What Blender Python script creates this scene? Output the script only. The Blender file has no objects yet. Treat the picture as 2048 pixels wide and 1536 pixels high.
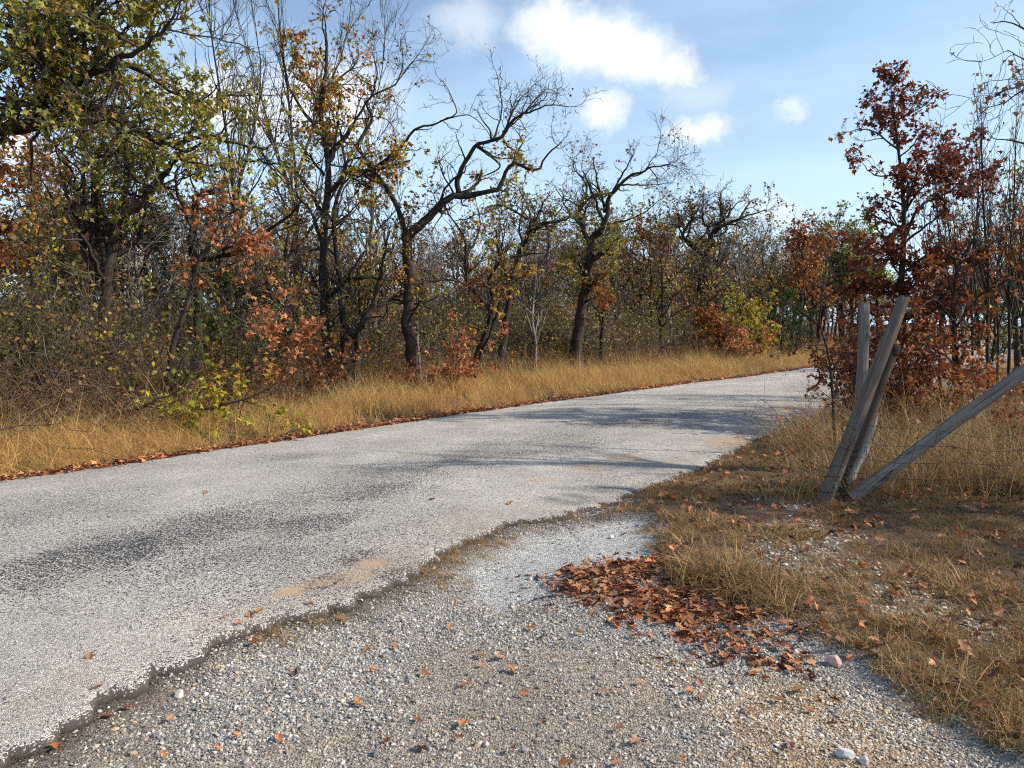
import bpy, math, time
import numpy as np
T_START = time.time()
S = bpy.context.scene
COL = S.collection
PI = math.pi
R_ = math.radians

# ------------------------------------------------------------------ camera
FPX, EYE, PITCH = 1490.0, 1.7, math.atan(118 / 1490.0)
cam_d = bpy.data.cameras.new('camera'); cam = bpy.data.objects.new('camera', cam_d); COL.objects.link(cam)
cam.location = (0, 0, EYE); cam.rotation_euler = (PI / 2 - PITCH, 0, 0)
cam_d.sensor_width = 36.0; cam_d.lens = 36.0 * FPX / 2048; cam_d.clip_end = 2000; cam_d.clip_start = 0.05
S.camera = cam

def ray(px, py):
    x = (px - 1024) / FPX; v = -(py - 768) / FPX
    return np.array((x, math.cos(PITCH) + v * math.sin(PITCH), -math.sin(PITCH) + v * math.cos(PITCH)))
def gp(px, py, z=0.0):
    r = ray(px, py); t = (z - EYE) / r[2]; return np.array((r[0] * t, r[1] * t))
def at(px, py, Y):
    r = ray(px, py); t = Y / r[1]; return np.array((r[0] * t, Y, EYE + r[2] * t))

# ------------------------------------------------------------------ sun, sky, exposure
SUN_AZ = R_(97)        # clockwise from +Y (the way the camera looks): sun stands to the right
SUN_EL = R_(34)
sun_d = bpy.data.lights.new('sun', 'SUN'); sun = bpy.data.objects.new('sun', sun_d); COL.objects.link(sun)
sun_d.energy = 4.9; sun_d.angle = R_(0.9); sun_d.color = (1.0, 0.90, 0.76)
sun.rotation_euler = (PI / 2 - SUN_EL, 0, -SUN_AZ + PI)
sun.location = (20, 5, 30)

def nodes_of(tree):
    tree.nodes.clear()
    def N(t, **kw):
        n = tree.nodes.new(t)
        for k, v in kw.items():
            if k == 'i':
                for kk, vv in v.items(): n.inputs[kk].default_value = vv
            else: setattr(n, k, v)
        return n
    def L(a, b): tree.links.new(a, b)
    return N, L

def mathn(N, L, op, a, b=None, c=None, clamp=False):
    n = N('ShaderNodeMath', operation=op, use_clamp=clamp)
    for i, v in enumerate((a, b, c)):
        if v is None: continue
        if isinstance(v, (int, float)): n.inputs[i].default_value = v
        else: L(v, n.inputs[i])
    return n.outputs[0]

W = bpy.data.worlds.new('World'); S.world = W; W.use_nodes = True
N, L = nodes_of(W.node_tree)
sky = N('ShaderNodeTexSky', sky_type='NISHITA', sun_disc=False, sun_elevation=SUN_EL, sun_rotation=SUN_AZ,
        altitude=200.0, air_density=1.0, dust_density=0.7, ozone_density=1.2)
tc = N('ShaderNodeTexCoord')
d = tc.outputs['Generated']
nz = N('ShaderNodeTexNoise', i={'Scale': 11.0, 'Detail': 10.0, 'Roughness': 0.70}); L(d, nz.inputs['Vector'])
wv = N('ShaderNodeVectorMath', operation='SUBTRACT'); L(nz.outputs['Color'], wv.inputs[0]); wv.inputs[1].default_value = (.5, .5, .5)
ws = N('ShaderNodeVectorMath', operation='SCALE'); L(wv.outputs[0], ws.inputs[0]); ws.inputs['Scale'].default_value = 0.10
wd = N('ShaderNodeVectorMath', operation='ADD'); L(d, wd.inputs[0]); L(ws.outputs[0], wd.inputs[1])
# cumulus puffs: direction, angular half size, horizontal stretch, strength
puffs = []
for px, py, r, st, k in [(935, 45, 80, 1.3, .5), (1110, 55, 85, 1.2, 1.0), (1190, 85, 95, 1.3, 1.0), (1270, 115, 90, 1.4, 1.0), (1345, 135, 60, 1.4, .9),
                         (1210, 228, 62, 1.2, .95), (1412, 264, 55, 1.2, .9), (1578, 210, 34, 1.2, .55), (1400, 190, 60, 1.3, .3), (650, 200, 120, 1.5, .95),
                         (470, 215, 110, 1.5, .95), (1560, 425, 60, 1.5, .45), (1330, 90, 60, 1.0, .4)]:
    v = ray(px, py); v /= np.linalg.norm(v); puffs.append((v, r / FPX, st, k))
prg = np.random.default_rng(5)
for a in np.linspace(40, 320, 13):                       # the same kind of cloud all round the sky
    e = prg.uniform(10, 42); a = a + prg.uniform(-9, 9)
    v = np.array((math.sin(R_(a)) * math.cos(R_(e)), math.cos(R_(a)) * math.cos(R_(e)), math.sin(R_(e))))
    puffs.append((v, prg.uniform(.03, .08), 1.4, prg.uniform(.5, 1)))
acc = None
for v, r, st, k in puffs:
    s_ = N('ShaderNodeVectorMath', operation='SUBTRACT'); L(wd.outputs[0], s_.inputs[0]); s_.inputs[1].default_value = tuple(v)
    m_ = N('ShaderNodeVectorMath', operation='MULTIPLY'); L(s_.outputs[0], m_.inputs[0]); m_.inputs[1].default_value = (1 / st, 1 / st, 1.25)
    l_ = N('ShaderNodeVectorMath', operation='LENGTH'); L(m_.outputs[0], l_.inputs[0])
    mr = N('ShaderNodeMapRange', interpolation_type='SMOOTHSTEP', i={'From Min': r * 1.0, 'From Max': r * 0.22, 'To Min': 0.0, 'To Max': k}); L(l_.outputs['Value'], mr.inputs['Value'])
    acc = mr.outputs[0] if acc is None else mathn(N, L, 'MAXIMUM', acc, mr.outputs[0])
# thin veil
sx = N('ShaderNodeMapping', i={'Scale': (1.6, 1.6, 5.5)}); L(d, sx.inputs['Vector'])
n2 = N('ShaderNodeTexNoise', i={'Scale': 2.1, 'Detail': 7.0, 'Roughness': 0.55}); L(sx.outputs[0], n2.inputs['Vector'])
veil = N('ShaderNodeMapRange', i={'From Min': .36, 'From Max': .72, 'To Min': 0.08, 'To Max': .55}); L(n2.outputs['Fac'], veil.inputs['Value'])
sepd = N('ShaderNodeSeparateXYZ'); L(d, sepd.inputs[0])
hz = N('ShaderNodeMapRange', i={'From Min': 0.36, 'From Max': 0.0, 'To Min': 0.0, 'To Max': .55}); L(sepd.outputs['Z'], hz.inputs['Value'])
vv = mathn(N, L, 'ADD', veil.outputs[0], hz.outputs[0], clamp=True)
vv = mathn(N, L, 'MULTIPLY', vv, 0.95)
mx1 = N('ShaderNodeMix', data_type='RGBA'); L(vv, mx1.inputs['Factor']); L(sky.outputs[0], mx1.inputs['A']); mx1.inputs['B'].default_value = (3.7, 5.0, 6.2, 1)
mx2 = N('ShaderNodeMix', data_type='RGBA'); L(acc, mx2.inputs['Factor']); L(mx1.outputs['Result'], mx2.inputs['A']); mx2.inputs['B'].default_value = (5.5, 5.6, 5.75, 1)
bg = N('ShaderNodeBackground', i={'Strength': 0.132}); L(mx2.outputs['Result'], bg.inputs['Color'])
wo = N('ShaderNodeOutputWorld'); L(bg.outputs[0], wo.inputs['Surface'])
S.view_settings.view_transform = 'Standard'; S.view_settings.look = 'None'; S.view_settings.gamma = 1.0
S.view_settings.exposure = 0.58
S.cycles.max_bounces = 4; S.cycles.diffuse_bounces = 3; S.cycles.glossy_bounces = 1; S.cycles.transmission_bounces = 2; S.cycles.transparent_max_bounces = 4; S.cycles.caustics_reflective = False; S.cycles.caustics_refractive = False
S.cycles.use_adaptive_sampling = True; S.cycles.adaptive_threshold = .015; S.cycles.use_denoising = False; S.cycles.filter_width = 1.15
S.cycles.sample_clamp_indirect = 4.0

# ------------------------------------------------------------------ small library
def tag(o, label=None, cat=None, group=None, kind=None):
    if label: o['label'] = label
    if cat: o['category'] = cat
    if group: o['group'] = group
    if kind: o['kind'] = kind
    return o
def empty(name, loc):
    o = bpy.data.objects.new(name, None); o.location = tuple(float(c) for c in loc); o.empty_display_size = .2; COL.objects.link(o); return o

class MB:
    """collects numpy geometry; build() makes ONE mesh"""
    def __init__(s): s.V = []; s.F = []; s.C = []; s.n = 0
    def add(s, V, faces, C=None):
        V = np.asarray(V, np.float32).reshape(-1, 3)
        for f in faces:
            s.F.append(np.asarray(f, np.int64) + s.n)
        s.V.append(V); s.n += len(V)
        s.C.append(np.ones((len(V), 4), np.float32) if C is None else np.concatenate([np.broadcast_to(np.asarray(C, np.float32), (len(V), 3)), np.ones((len(V), 1), np.float32)], 1))
    def mesh(s, name, smooth=True, origin=(0, 0, 0)):
        m = bpy.data.meshes.new(name)
        V = np.concatenate(s.V) - np.asarray(origin, np.float32) if s.V else np.zeros((0, 3), np.float32)
        F = [f for f in s.F if len(f)]
        loops = np.concatenate([f.ravel() for f in F]) if F else np.zeros(0, np.int64)
        tot = np.concatenate([np.full(len(f), f.shape[1]) for f in F]) if F else np.zeros(0, np.int64)
        st = np.concatenate([[0], np.cumsum(tot)[:-1]]) if len(tot) else tot
        m.vertices.add(len(V)); m.vertices.foreach_set('co', V.astype(np.float32).ravel())
        m.loops.add(len(loops)); m.loops.foreach_set('vertex_index', loops.astype(np.int32))
        m.polygons.add(len(tot)); m.polygons.foreach_set('loop_start', st.astype(np.int32)); m.polygons.foreach_set('loop_total', tot.astype(np.int32))
        m.polygons.foreach_set('use_smooth', np.full(len(tot), smooth))
        a = m.color_attributes.new('col', 'FLOAT_COLOR', 'POINT')
        a.data.foreach_set('color', np.concatenate(s.C).astype(np.float32).ravel())
        m.update(calc_edges=True)
        return m
    def build(s, name, mat, parent=None, smooth=True, world=True):
        """vertices are given in world space; the object's origin is its parent's location"""
        org = np.array(parent_loc(parent)) if (parent is not None and world) else np.zeros(3)
        o = bpy.data.objects.new(name, s.mesh(name, smooth, org)); o.data.materials.append(mat); COL.objects.link(o)
        if parent is not None: o.parent = parent
        return o
def parent_loc(p):
    l = np.array(p.location)
    while p.parent is not None: p = p.parent; l = l + np.array(p.location)
    return l

def unit(v): return v / np.maximum(np.linalg.norm(v, axis=-1, keepdims=True), 1e-9)

def tubes(mb, P, R, k=5, rough=0.0, rng=None, col=None, cap=False):
    """P (N,n,3) centre lines, R (N,n) radii"""
    P = np.asarray(P, float); R = np.asarray(R, float)
    Nn, n, _ = P.shape
    if Nn == 0: return
    T = unit(np.gradient(P, axis=1))
    av = np.abs(unit(P[:, -1] - P[:, 0])); ref = np.zeros((Nn, 3)); ref[np.arange(Nn), av.argmin(1)] = 1
    ref = np.repeat(ref[:, None], n, 1)
    U = unit(np.cross(T, ref)); Vv = np.cross(T, U)
    a = np.arange(k) * 2 * PI / k
    rr = R[:, :, None]
    if rough: rr = rr * (1 + rough * rng.standard_normal((Nn, n, k)))
    else: rr = np.repeat(rr, k, 2)
    pts = P[:, :, None] + rr[..., None] * (np.cos(a)[None, None, :, None] * U[:, :, None] + np.sin(a)[None, None, :, None] * Vv[:, :, None])
    idx = np.arange(Nn * n * k).reshape(Nn, n, k)
    q = np.stack([idx[:, :-1, :], np.roll(idx[:, :-1, :], -1, 2), np.roll(idx[:, 1:, :], -1, 2), idx[:, 1:, :]], -1).reshape(-1, 4)
    fs = [q]
    if cap: fs.append(idx[:, -1, :].reshape(-1, k)); fs.append(idx[:, 0, ::-1].reshape(-1, k))
    c = None
    if col is not None:
        c = np.repeat(np.asarray(col)[:, None], n * k, 1).reshape(-1, 3) if np.ndim(col) == 2 else col
    mb.add(pts.reshape(-1, 3), fs, c)

def resample(pts, n):
    """Catmull-Rom through pts (m,d) -> (n,d)"""
    p = np.asarray(pts, float); m = len(p)
    if m == 2: return p[0] + (p[1] - p[0]) * np.linspace(0, 1, n)[:, None]
    p = np.vstack([2 * p[0] - p[1], p, 2 * p[-1] - p[-2]])
    seg = np.linalg.norm(np.diff(p[1:-1], axis=0), axis=1) ** .8; c = np.concatenate([[0], np.cumsum(seg)]); u = np.linspace(0, c[-1], n)
    i = np.clip(np.searchsorted(c, u, side='right') - 1, 0, m - 2); t = ((u - c[i]) / seg[i])[:, None]
    p0, p1, p2, p3 = p[i], p[i + 1], p[i + 2], p[i + 3]
    return .5 * (2 * p1 + (p2 - p0) * t + (2 * p0 - 5 * p1 + 4 * p2 - p3) * t ** 2 + (3 * p1 - p0 - 3 * p2 + p3) * t ** 3)

def spawn(rng, P, R, dens, t0, ang, ratio, lmax, n, jit, up, rr=.62, rmin=.003, tip=True, lmin=.08, tend=1.0):
    """children of the branches P,R -> (P2,R2)"""
    Nn, m, _ = P.shape
    Ls = np.linalg.norm(np.diff(P, axis=1), axis=2).sum(1)
    cnt = rng.poisson(np.maximum(Ls * (tend - t0) * dens, 0.3))
    pi = np.repeat(np.arange(Nn), cnt); t = rng.uniform(t0, tend, len(pi))
    if tip: pi = np.concatenate([pi, np.arange(Nn)]); t = np.concatenate([t, np.full(Nn, .985)])
    if len(pi) == 0: return np.zeros((0, n, 3)), np.zeros((0, n))
    f = t * (m - 1); i = np.minimum(f.astype(int), m - 2); w = (f - i)[:, None]
    pos = P[pi, i] * (1 - w) + P[pi, i + 1] * w
    tan = unit(P[pi, i + 1] - P[pi, i]); rad = R[pi, i] * (1 - w[:, 0]) + R[pi, i + 1] * w[:, 0]
    perp = unit(np.cross(tan, rng.standard_normal((len(pi), 3))))
    a = rng.normal(ang, .28, len(pi)); a[t > .98] *= .35
    dr = unit(np.cos(a)[:, None] * tan + np.sin(a)[:, None] * perp + np.array((0, 0, up)))
    Lc = np.clip(np.minimum(Ls[pi] * ratio, lmax) * (1 - .45 * t) * rng.uniform(.55, 1.35, len(pi)), lmin, None)
    out = np.zeros((len(pi), n, 3)); out[:, 0] = pos; cur = pos; dd = dr
    for s in range(1, n):
        dd = unit(dd + jit * rng.standard_normal(dd.shape) + np.array((0, 0, up * .35)))
        cur = cur + dd * (Lc / (n - 1))[:, None]; out[:, s] = cur
    r0 = np.clip(np.minimum(rad * rr, Lc * .03), rmin, None)
    Rr = r0[:, None] * np.linspace(1, .42, n)[None]
    return out, np.maximum(Rr, rmin * .6)

# leaf templates: (verts, faces by size); x runs along the leaf, y across, z up
def lobed(half, fold=.12, curl=0.0):
    h = np.array(half); k = len(h)
    Vt = [(x, y, fold * y - curl * x * x) for x, y in h] + [(x, -y, fold * y - curl * x * x) for x, y in h[1:-1]]
    a = list(range(k)); b = [0] + list(range(k, 2 * k - 2)) + [k - 1]
    return np.array(Vt), [np.array([a[::-1]]), np.array([b])]
OAK = lobed([(0, 0), (.16, .05), (.28, .22), (.40, .08), (.55, .42), (.68, .13), (.80, .26), (1, 0)], .25, .22)
OAK5 = lobed([(0, 0), (.28, .12), (.48, .42), (.64, .14), (1, 0)], .2, .15)
DIA = lobed([(0, 0), (.5, .34), (1, 0)], .2, .1)
NEEDLE = lobed([(0, 0), (.5, .16), (1, 0)], .1, .1)

def leaves(mb, rng, pos, axis, nrm, size, cols, tmpl):
    Vt, Fs = tmpl; M = len(pos)
    if M == 0: return
    X = unit(axis); Y = unit(np.cross(nrm, X)); Z = np.cross(X, Y)
    V = pos[:, None] + size[:, None, None] * (Vt[None, :, 0:1] * X[:, None] + Vt[None, :, 1:2] * Y[:, None] + Vt[None, :, 2:3] * Z[:, None])
    base = np.arange(M)[:, None, None] * len(Vt)
    fs = [(base + f[None]).reshape(-1, f.shape[1]) for f in Fs]
    C = np.repeat(cols[:, None], len(Vt), 1).reshape(-1, 3)
    mb.add(V.reshape(-1, 3), fs, C)

PAL = dict(
    olive=[(0.278, 0.270, 0.040), (0.208, 0.226, 0.040), (0.360, 0.296, 0.046), (0.154, 0.180, 0.036), (0.378, 0.234, 0.046)],
    olivegold=[(0.400, 0.300, 0.041), (0.283, 0.250, 0.037), (0.467, 0.250, 0.041), (0.434, 0.184, 0.033), (0.233, 0.200, 0.033)],
    dullolive=[(0.274, 0.240, 0.059), (0.209, 0.209, 0.059), (0.336, 0.252, 0.063), (0.315, 0.178, 0.059)],
    orange=[(.50, .19, .075), (.42, .14, .05), (.56, .25, .10), (.33, .10, .035), (.46, .21, .09)],
    russet=[(.24, .075, .026), (.18, .055, .022), (.30, .10, .034), (.13, .042, .018), (.27, .12, .045)],
    darkred=[(.17, .042, .024), (.13, .032, .020), (.22, .062, .028), (.10, .026, .018), (.19, .075, .03)],
    rustgold=[(.30, .11, .022), (.22, .065, .018), (.34, .15, .03), (.17, .05, .016)],
    yellow=[(0.374, 0.319, 0.024), (0.286, 0.286, 0.024), (0.440, 0.297, 0.024), (0.220, 0.242, 0.028)],
    green=[(.055, .09, .018), (.04, .07, .016), (.075, .11, .02), (.09, .12, .02)],
    cedar=[(.022, .045, .014), (.03, .055, .016), (.018, .035, .012)],
    brown=[(0.193, 0.103, 0.039), (0.152, 0.083, 0.034), (0.248, 0.138, 0.048), (0.117, 0.069, 0.030)],
    litter=[(.33, .115, .038), (.25, .08, .03), (.17, .055, .024), (.38, .17, .065), (.10, .04, .02), (.30, .15, .075), (.21, .10, .05), (.42, .20, .085)],
    straw=[(0.582, 0.393, 0.138), (0.495, 0.313, 0.101), (0.670, 0.481, 0.190), (0.408, 0.247, 0.081), (0.524, 0.291, 0.087)],
    dullstraw=[(0.432, 0.276, 0.120), (0.324, 0.204, 0.090), (0.528, 0.372, 0.180), (0.240, 0.150, 0.072), (0.300, 0.228, 0.096)],
    lowgrass=[(.38, .235, .105), (.27, .165, .07), (.46, .315, .155), (.19, .12, .05), (.24, .13, .06), (.33, .24, .11), (.17, .14, .045)],
)
def pick(rng, pal, M, var=.18):
    p = np.array(PAL[pal]) if isinstance(pal, str) else np.array(pal)
    c = p[rng.integers(0, len(p), M)]
    return np.clip(c * rng.normal(1, var, (M, 1)), .004, .85)

def leaf_sites(rng, P, per, keep=None, tlo=.3):
    """sites on twigs; a twig either carries its bunch of leaves or is bare"""
    Nn, n, _ = P.shape
    if keep is not None: P = P[rng.random(Nn) < keep(P[:, -1])]; Nn = len(P)
    cnt = rng.poisson(per, Nn); pi = np.repeat(np.arange(Nn), cnt); t = tlo + (1 - tlo) * rng.random(len(pi)) ** .7
    f = t * (n - 1); i = np.minimum(f.astype(int), n - 2); w = (f - i)[:, None]
    pos = P[pi, i] * (1 - w) + P[pi, i + 1] * w; tan = unit(P[pi, i + 1] - P[pi, i] + 1e-6)
    return pos, tan
def put_leaves(mb, rng, pos, tan, size, pal, tmpl, droop=.35, spread=.03):
    M = len(pos)
    ax = unit(tan * .6 + rng.standard_normal((M, 3)) * .7 + np.array((0, 0, -droop)))
    nr = unit(rng.standard_normal((M, 3)) * .75 + np.array((0, 0, .8)))
    sz = size * rng.uniform(.65, 1.3, M)
    leaves(mb, rng, pos + rng.standard_normal((M, 3)) * spread, ax, nr, sz, pick(rng, pal, M), tmpl)

class VNoise:
    def __init__(s, seed, n=64): s.g = np.random.default_rng(seed).random((n, n)); s.n = n
    def __call__(s, x, y):
        xi = np.floor(x).astype(int); yi = np.floor(y).astype(int); fx = x - xi; fy = y - yi
        fx = fx * fx * (3 - 2 * fx); fy = fy * fy * (3 - 2 * fy); n = s.n; g = s.g
        return (g[xi % n, yi % n] * (1 - fx) + g[(xi + 1) % n, yi % n] * fx) * (1 - fy) + (g[xi % n, (yi + 1) % n] * (1 - fx) + g[(xi + 1) % n, (yi + 1) % n] * fx) * fy
    def fbm(s, x, y, o=4):
        v = 0; a = .5
        for i in range(o): v = v + a * s(x + 7.3 * i, y + 3.1 * i); x = x * 2.03; y = y * 2.03; a *= .5
        return v / (1 - .5 ** o)
VN = VNoise(3)
def noise3(p, f, seed=0):
    x, y, z = p[:, 0] * f, p[:, 1] * f, p[:, 2] * f
    return (VN(x + seed, y + z * .7) + VN(y + 11 + seed, z + 5) + VN(x + z * .6 + 23, z + 17 + seed)) / 3

def sstep(a, b, x):
    t = np.clip((x - a) / (b - a), 0, 1); return t * t * (3 - 2 * t)

# ------------------------------------------------------------------ materials
def mat(name):
    m = bpy.data.materials.new(name); m.use_nodes = True
    N, L = nodes_of(m.node_tree); o = N('ShaderNodeOutputMaterial'); return m, N, L, o
def leaf_mat(name, trans=.35, rough=.55):
    m, N, L, o = mat(name)
    a = N('ShaderNodeAttribute', attribute_name='col')
    p = N('ShaderNodeBsdfPrincipled', i={'Roughness': rough, 'Specular IOR Level': .3}); L(a.outputs['Color'], p.inputs['Base Color'])
    t = N('ShaderNodeBsdfTranslucent'); L(a.outputs['Color'], t.inputs['Color'])
    x = N('ShaderNodeMixShader', i={'Fac': trans}); L(p.outputs[0], x.inputs[1]); L(t.outputs[0], x.inputs[2]); L(x.outputs[0], o.inputs['Surface'])
    return m
def bark_mat(name, c0, c1, c2, sc=9.0, bump=.6, stretch=.22):
    m, N, L, o = mat(name)
    t = N('ShaderNodeTexCoord'); mp = N('ShaderNodeMapping', i={'Scale': (1, 1, stretch)}); L(t.outputs['Object'], mp.inputs['Vector'])
    n = N('ShaderNodeTexNoise', i={'Scale': sc * 4, 'Detail': 6.0, 'Roughness': .65, 'Distortion': .4}); L(mp.outputs[0], n.inputs['Vector'])
    n2 = N('ShaderNodeTexNoise', i={'Scale': 3.0, 'Detail': 4.0}); L(t.outputs['Object'], n2.inputs['Vector'])
    r = N('ShaderNodeValToRGB'); r.color_ramp.elements[0].position = .36; r.color_ramp.elements[1].position = .66
    r.color_ramp.elements[0].color = (*c0, 1); r.color_ramp.elements[1].color = (*c1, 1); L(n.outputs['Fac'], r.inputs['Fac'])
    mr = N('ShaderNodeMapRange', i={'From Min': .5, 'From Max': .72, 'To Min': 0, 'To Max': .6}); L(n2.outputs['Fac'], mr.inputs['Value'])
    x = N('ShaderNodeMix', data_type='RGBA'); L(mr.outputs[0], x.inputs['Factor']); L(r.outputs[0], x.inputs['A']); x.inputs['B'].default_value = (*c2, 1)
    p = N('ShaderNodeBsdfPrincipled', i={'Roughness': .9, 'Specular IOR Level': .15}); L(x.outputs['Result'], p.inputs['Base Color'])
    b = N('ShaderNodeBump', i={'Strength': bump, 'Distance': .03}); L(n.outputs['Fac'], b.inputs['Height']); L(b.outputs[0], p.inputs['Normal'])
    L(p.outputs[0], o.inputs['Surface']); return m
M_LEAF = leaf_mat('leaf', .42)
M_GRASS = leaf_mat('dry_grass', .3, .6)
M_LITTER = leaf_mat('fallen_leaf', .12, .6)
M_BARK = bark_mat('oak_bark', (.014, .011, .009), (.062, .050, .040), (.082, .076, .064))
M_BARKG = bark_mat('grey_bark', (.06, .05, .043), (.25, .225, .20), (.28, .26, .23), 7)
M_TWIG = bark_mat('twig_bark', (.03, .024, .02), (.09, .075, .062), (.11, .10, .09), 5, .2, 1)
M_DRYTWIG = bark_mat('dry_twig', (.05, .034, .022), (.16, .112, .075), (.19, .155, .12), 4, .2, 1)

# ------------------------------------------------------------------ layout of road and ground
A_ = R_(38.0); DV = np.array((math.sin(A_), math.cos(A_))); NV = np.array((math.cos(A_), -math.sin(A_)))
def ns(x, y): return x * NV[0] + y * NV[1], x * DV[0] + y * DV[1]
def xy(n, s): return n * NV[0] + s * DV[0], n * NV[1] + s * DV[1]
_L = np.array([(-60, -9.0), (-15, -9.0), (2.8, -9.12), (6.7, -9.2), (11.5, -9.34), (15.2, -9.24), (20.6, -9.09), (24, -8.8), (32, -8.75), (50, -9.4), (72, -11.6), (100, -19), (160, -44)])
_Rr = np.array([(-60, -2.8), (-15, -2.9), (.95, -3.24), (1.63, -3.45), (2.11, -3.55), (2.43, -3.57), (2.83, -3.44), (3.33, -3.54), (3.85, -3.67), (4.41, -3.76), (4.75, -3.84), (5.19, -3.75), (5.66, -3.52),
                (6.3, -3.54), (8.2, -3.58), (10.3, -3.79), (14.6, -3.95), (25, -3.6), (32, -3.5), (50, -4.0), (72, -6.2), (100, -13.4), (160, -38)])
def left_n(s): return np.interp(s, _L[:, 0], _L[:, 1]) + .05 * (VN(s * 1.3, s * 0 + 2) - .5)
def right_n(s):
    near = np.exp(-np.clip(s - 9, 0, None) / 4)
    return np.interp(s, _Rr[:, 0], _Rr[:, 1]) + (.16 * (VN.fbm(s * 4.1, s * 0 + 9, 3) - .5) + .11 * (VN(s * 15, s * 0 + 4) - .5) + .05 * (VN(s * 41, s * 0 + 6) - .5)) * near
GX0, GX1, GY0, GY1 = -4.0, 7.0, 1.0, 13.0
ROAD_Z = .044
# zones on the ground, all in plan
def poly_mask(x, y, poly, soft=.12, rough=.25, f=3.0):
    """signed distance to a polygon, roughened, -> 0..1"""
    p = np.asarray(poly, float); q = np.roll(p, -1, 0)
    x = np.asarray(x, float); y = np.asarray(y, float)
    dmin = np.full(x.shape, 1e9); ins = np.zeros(x.shape, bool)
    for (ax, ay), (bx, by) in zip(p, q):
        ex, ey = bx - ax, by - ay; t = np.clip(((x - ax) * ex + (y - ay) * ey) / (ex * ex + ey * ey), 0, 1)
        dmin = np.minimum(dmin, np.hypot(x - ax - t * ex, y - ay - t * ey))
        c = ((ay > y) != (by > y)); ins ^= c & (x < (bx - ax) * (y - ay) / (by - ay + 1e-12) + ax)
    sd = np.where(ins, dmin, -dmin) + rough * (VN.fbm(x * f, y * f, 4) - .5)
    return sstep(-soft, soft, sd)
PALE = [gp(*p) for p in [(930, 1190), (955, 1135), (1060, 1068), (1180, 1045), (1300, 1035), (1335, 1075), (1290, 1125), (1130, 1145), (1080, 1185), (1000, 1212)]]
PILE = [gp(*p) for p in [(1105, 1150), (1200, 1125), (1320, 1120), (1400, 1165), (1540, 1235), (1610, 1300), (1590, 1335), (1440, 1315), (1350, 1265), (1240, 1230), (1160, 1195)]]
GRASS = [gp(*p) for p in [(1190, 1035), (1330, 968), (1500, 892), (1650, 832)]] + [np.array(p) for p in [(9, 18), (30, 18), (30, 1.5), (2.2, 1.2)]] + \
        [gp(*p) for p in [(2000, 1490), (1830, 1400), (1690, 1310), (1600, 1240), (1440, 1195), (1330, 1120), (1335, 1050), (1260, 1030)]]
GRAVELGRASS = [gp(*p) for p in [(1560, 1000), (1480, 1120), (1560, 1180), (1700, 1200), (1900, 1300), (2030, 1330), (2040, 1290), (1900, 1230), (1750, 1130)]]
TANDIRT = [gp(*p) for p in [(1250, 1300), (1450, 1350), (1700, 1370), (1830, 1440), (1960, 1536), (1700, 1600), (1500, 1536), (1400, 1440)]]
def far_in_frame(x, y): return (x > GX0) & (x < GX1) & (y > GY0) & (y < GY1)
def zgrass(x, y):
    return poly_mask(x, y, GRASS, .10, .35, 2.5)
def ground_z(x, y):
    x = np.asarray(x, float); y = np.asarray(y, float)
    n, s = ns(x, y)
    z = .05 * (VN.fbm(x * .35, y * .35, 3) - .5) + .03 * (VN.fbm(x * 1.6, y * 1.6, 3) - .5)
    g = zgrass(x, y); z = z + .05 * g + .015 * (VN.fbm(x * 6, y * 6, 2) - .5)
    z = z - .035 * poly_mask(x, y, PALE, .25, .1) - .02 * (1 - g) * np.exp(-((n + 3.2) / .5) ** 2)
    inroad = sstep(-.55, -.05, n - right_n(s)) * 0
    rd = np.maximum(left_n(s) - n, n - right_n(s))           # <0 on the road
    z = z * sstep(-.1, .5, rd) + (-.03) * (1 - sstep(-.3, .05, rd))
    lft = sstep(-9.4, -11.0, n)                              # wood floor lies a little higher
    z = z + .12 * lft + .25 * sstep(-12, -30, n) * VN.fbm(x * .12, y * .12, 3)
    return z

def ground_cols(x, y):
    """real soil colours: gravel fines, tan dirt, pale crusher dust, leaf mould"""
    n, s = ns(x, y)
    f1 = VN.fbm(x * 2.2, y * 2.2, 4)[:, None]; f2 = VN.fbm(x * .9 + 30, y * .9, 4)[:, None]; f3 = VN.fbm(x * 7 + 9, y * 7, 3)[:, None]
    grav = np.array((.27, .255, .24)) * (.75 + .5 * f1)
    dirt = np.array((.27, .232, .192)) * (.8 + .4 * f1)
    c = grav * (1 - sstep(.40, .54, f2)) + dirt * sstep(.40, .54, f2)
    pale = poly_mask(x, y, PALE, .12, .3)[:, None]; c = c * (1 - pale) + pale * np.array((.40, .395, .385)) * (.85 + .3 * f3)
    td = poly_mask(x, y, TANDIRT, .25, .35)[:, None]; c = c * (1 - td) + td * np.array((.30, .215, .14)) * (.75 + .5 * f3)
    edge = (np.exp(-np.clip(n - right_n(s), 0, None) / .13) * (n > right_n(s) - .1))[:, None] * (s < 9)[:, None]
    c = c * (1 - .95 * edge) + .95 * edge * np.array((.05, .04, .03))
    mould = np.array((.085, .058, .038)) * (.7 + .6 * f3)
    g = zgrass(x, y)[:, None]; gg = poly_mask(x, y, GRAVELGRASS, .1, .7)[:, None]
    gsoil = mould * 1.25 * (1 - .65 * gg) + np.array((.28, .23, .18)) * .55 * gg
    c = c * (1 - g) + gsoil * g
    lf = sstep(-9.0, -9.5, n)[:, None]; c = c * (1 - lf) + mould * 1.1 * lf
    far = sstep(8, 14, s - n * .2)[:, None] * (n > -3)[:, None]; c = c * (1 - far) + far * np.array((.26, .18, .08)) * (.7 + .6 * f2)
    return c

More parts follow.
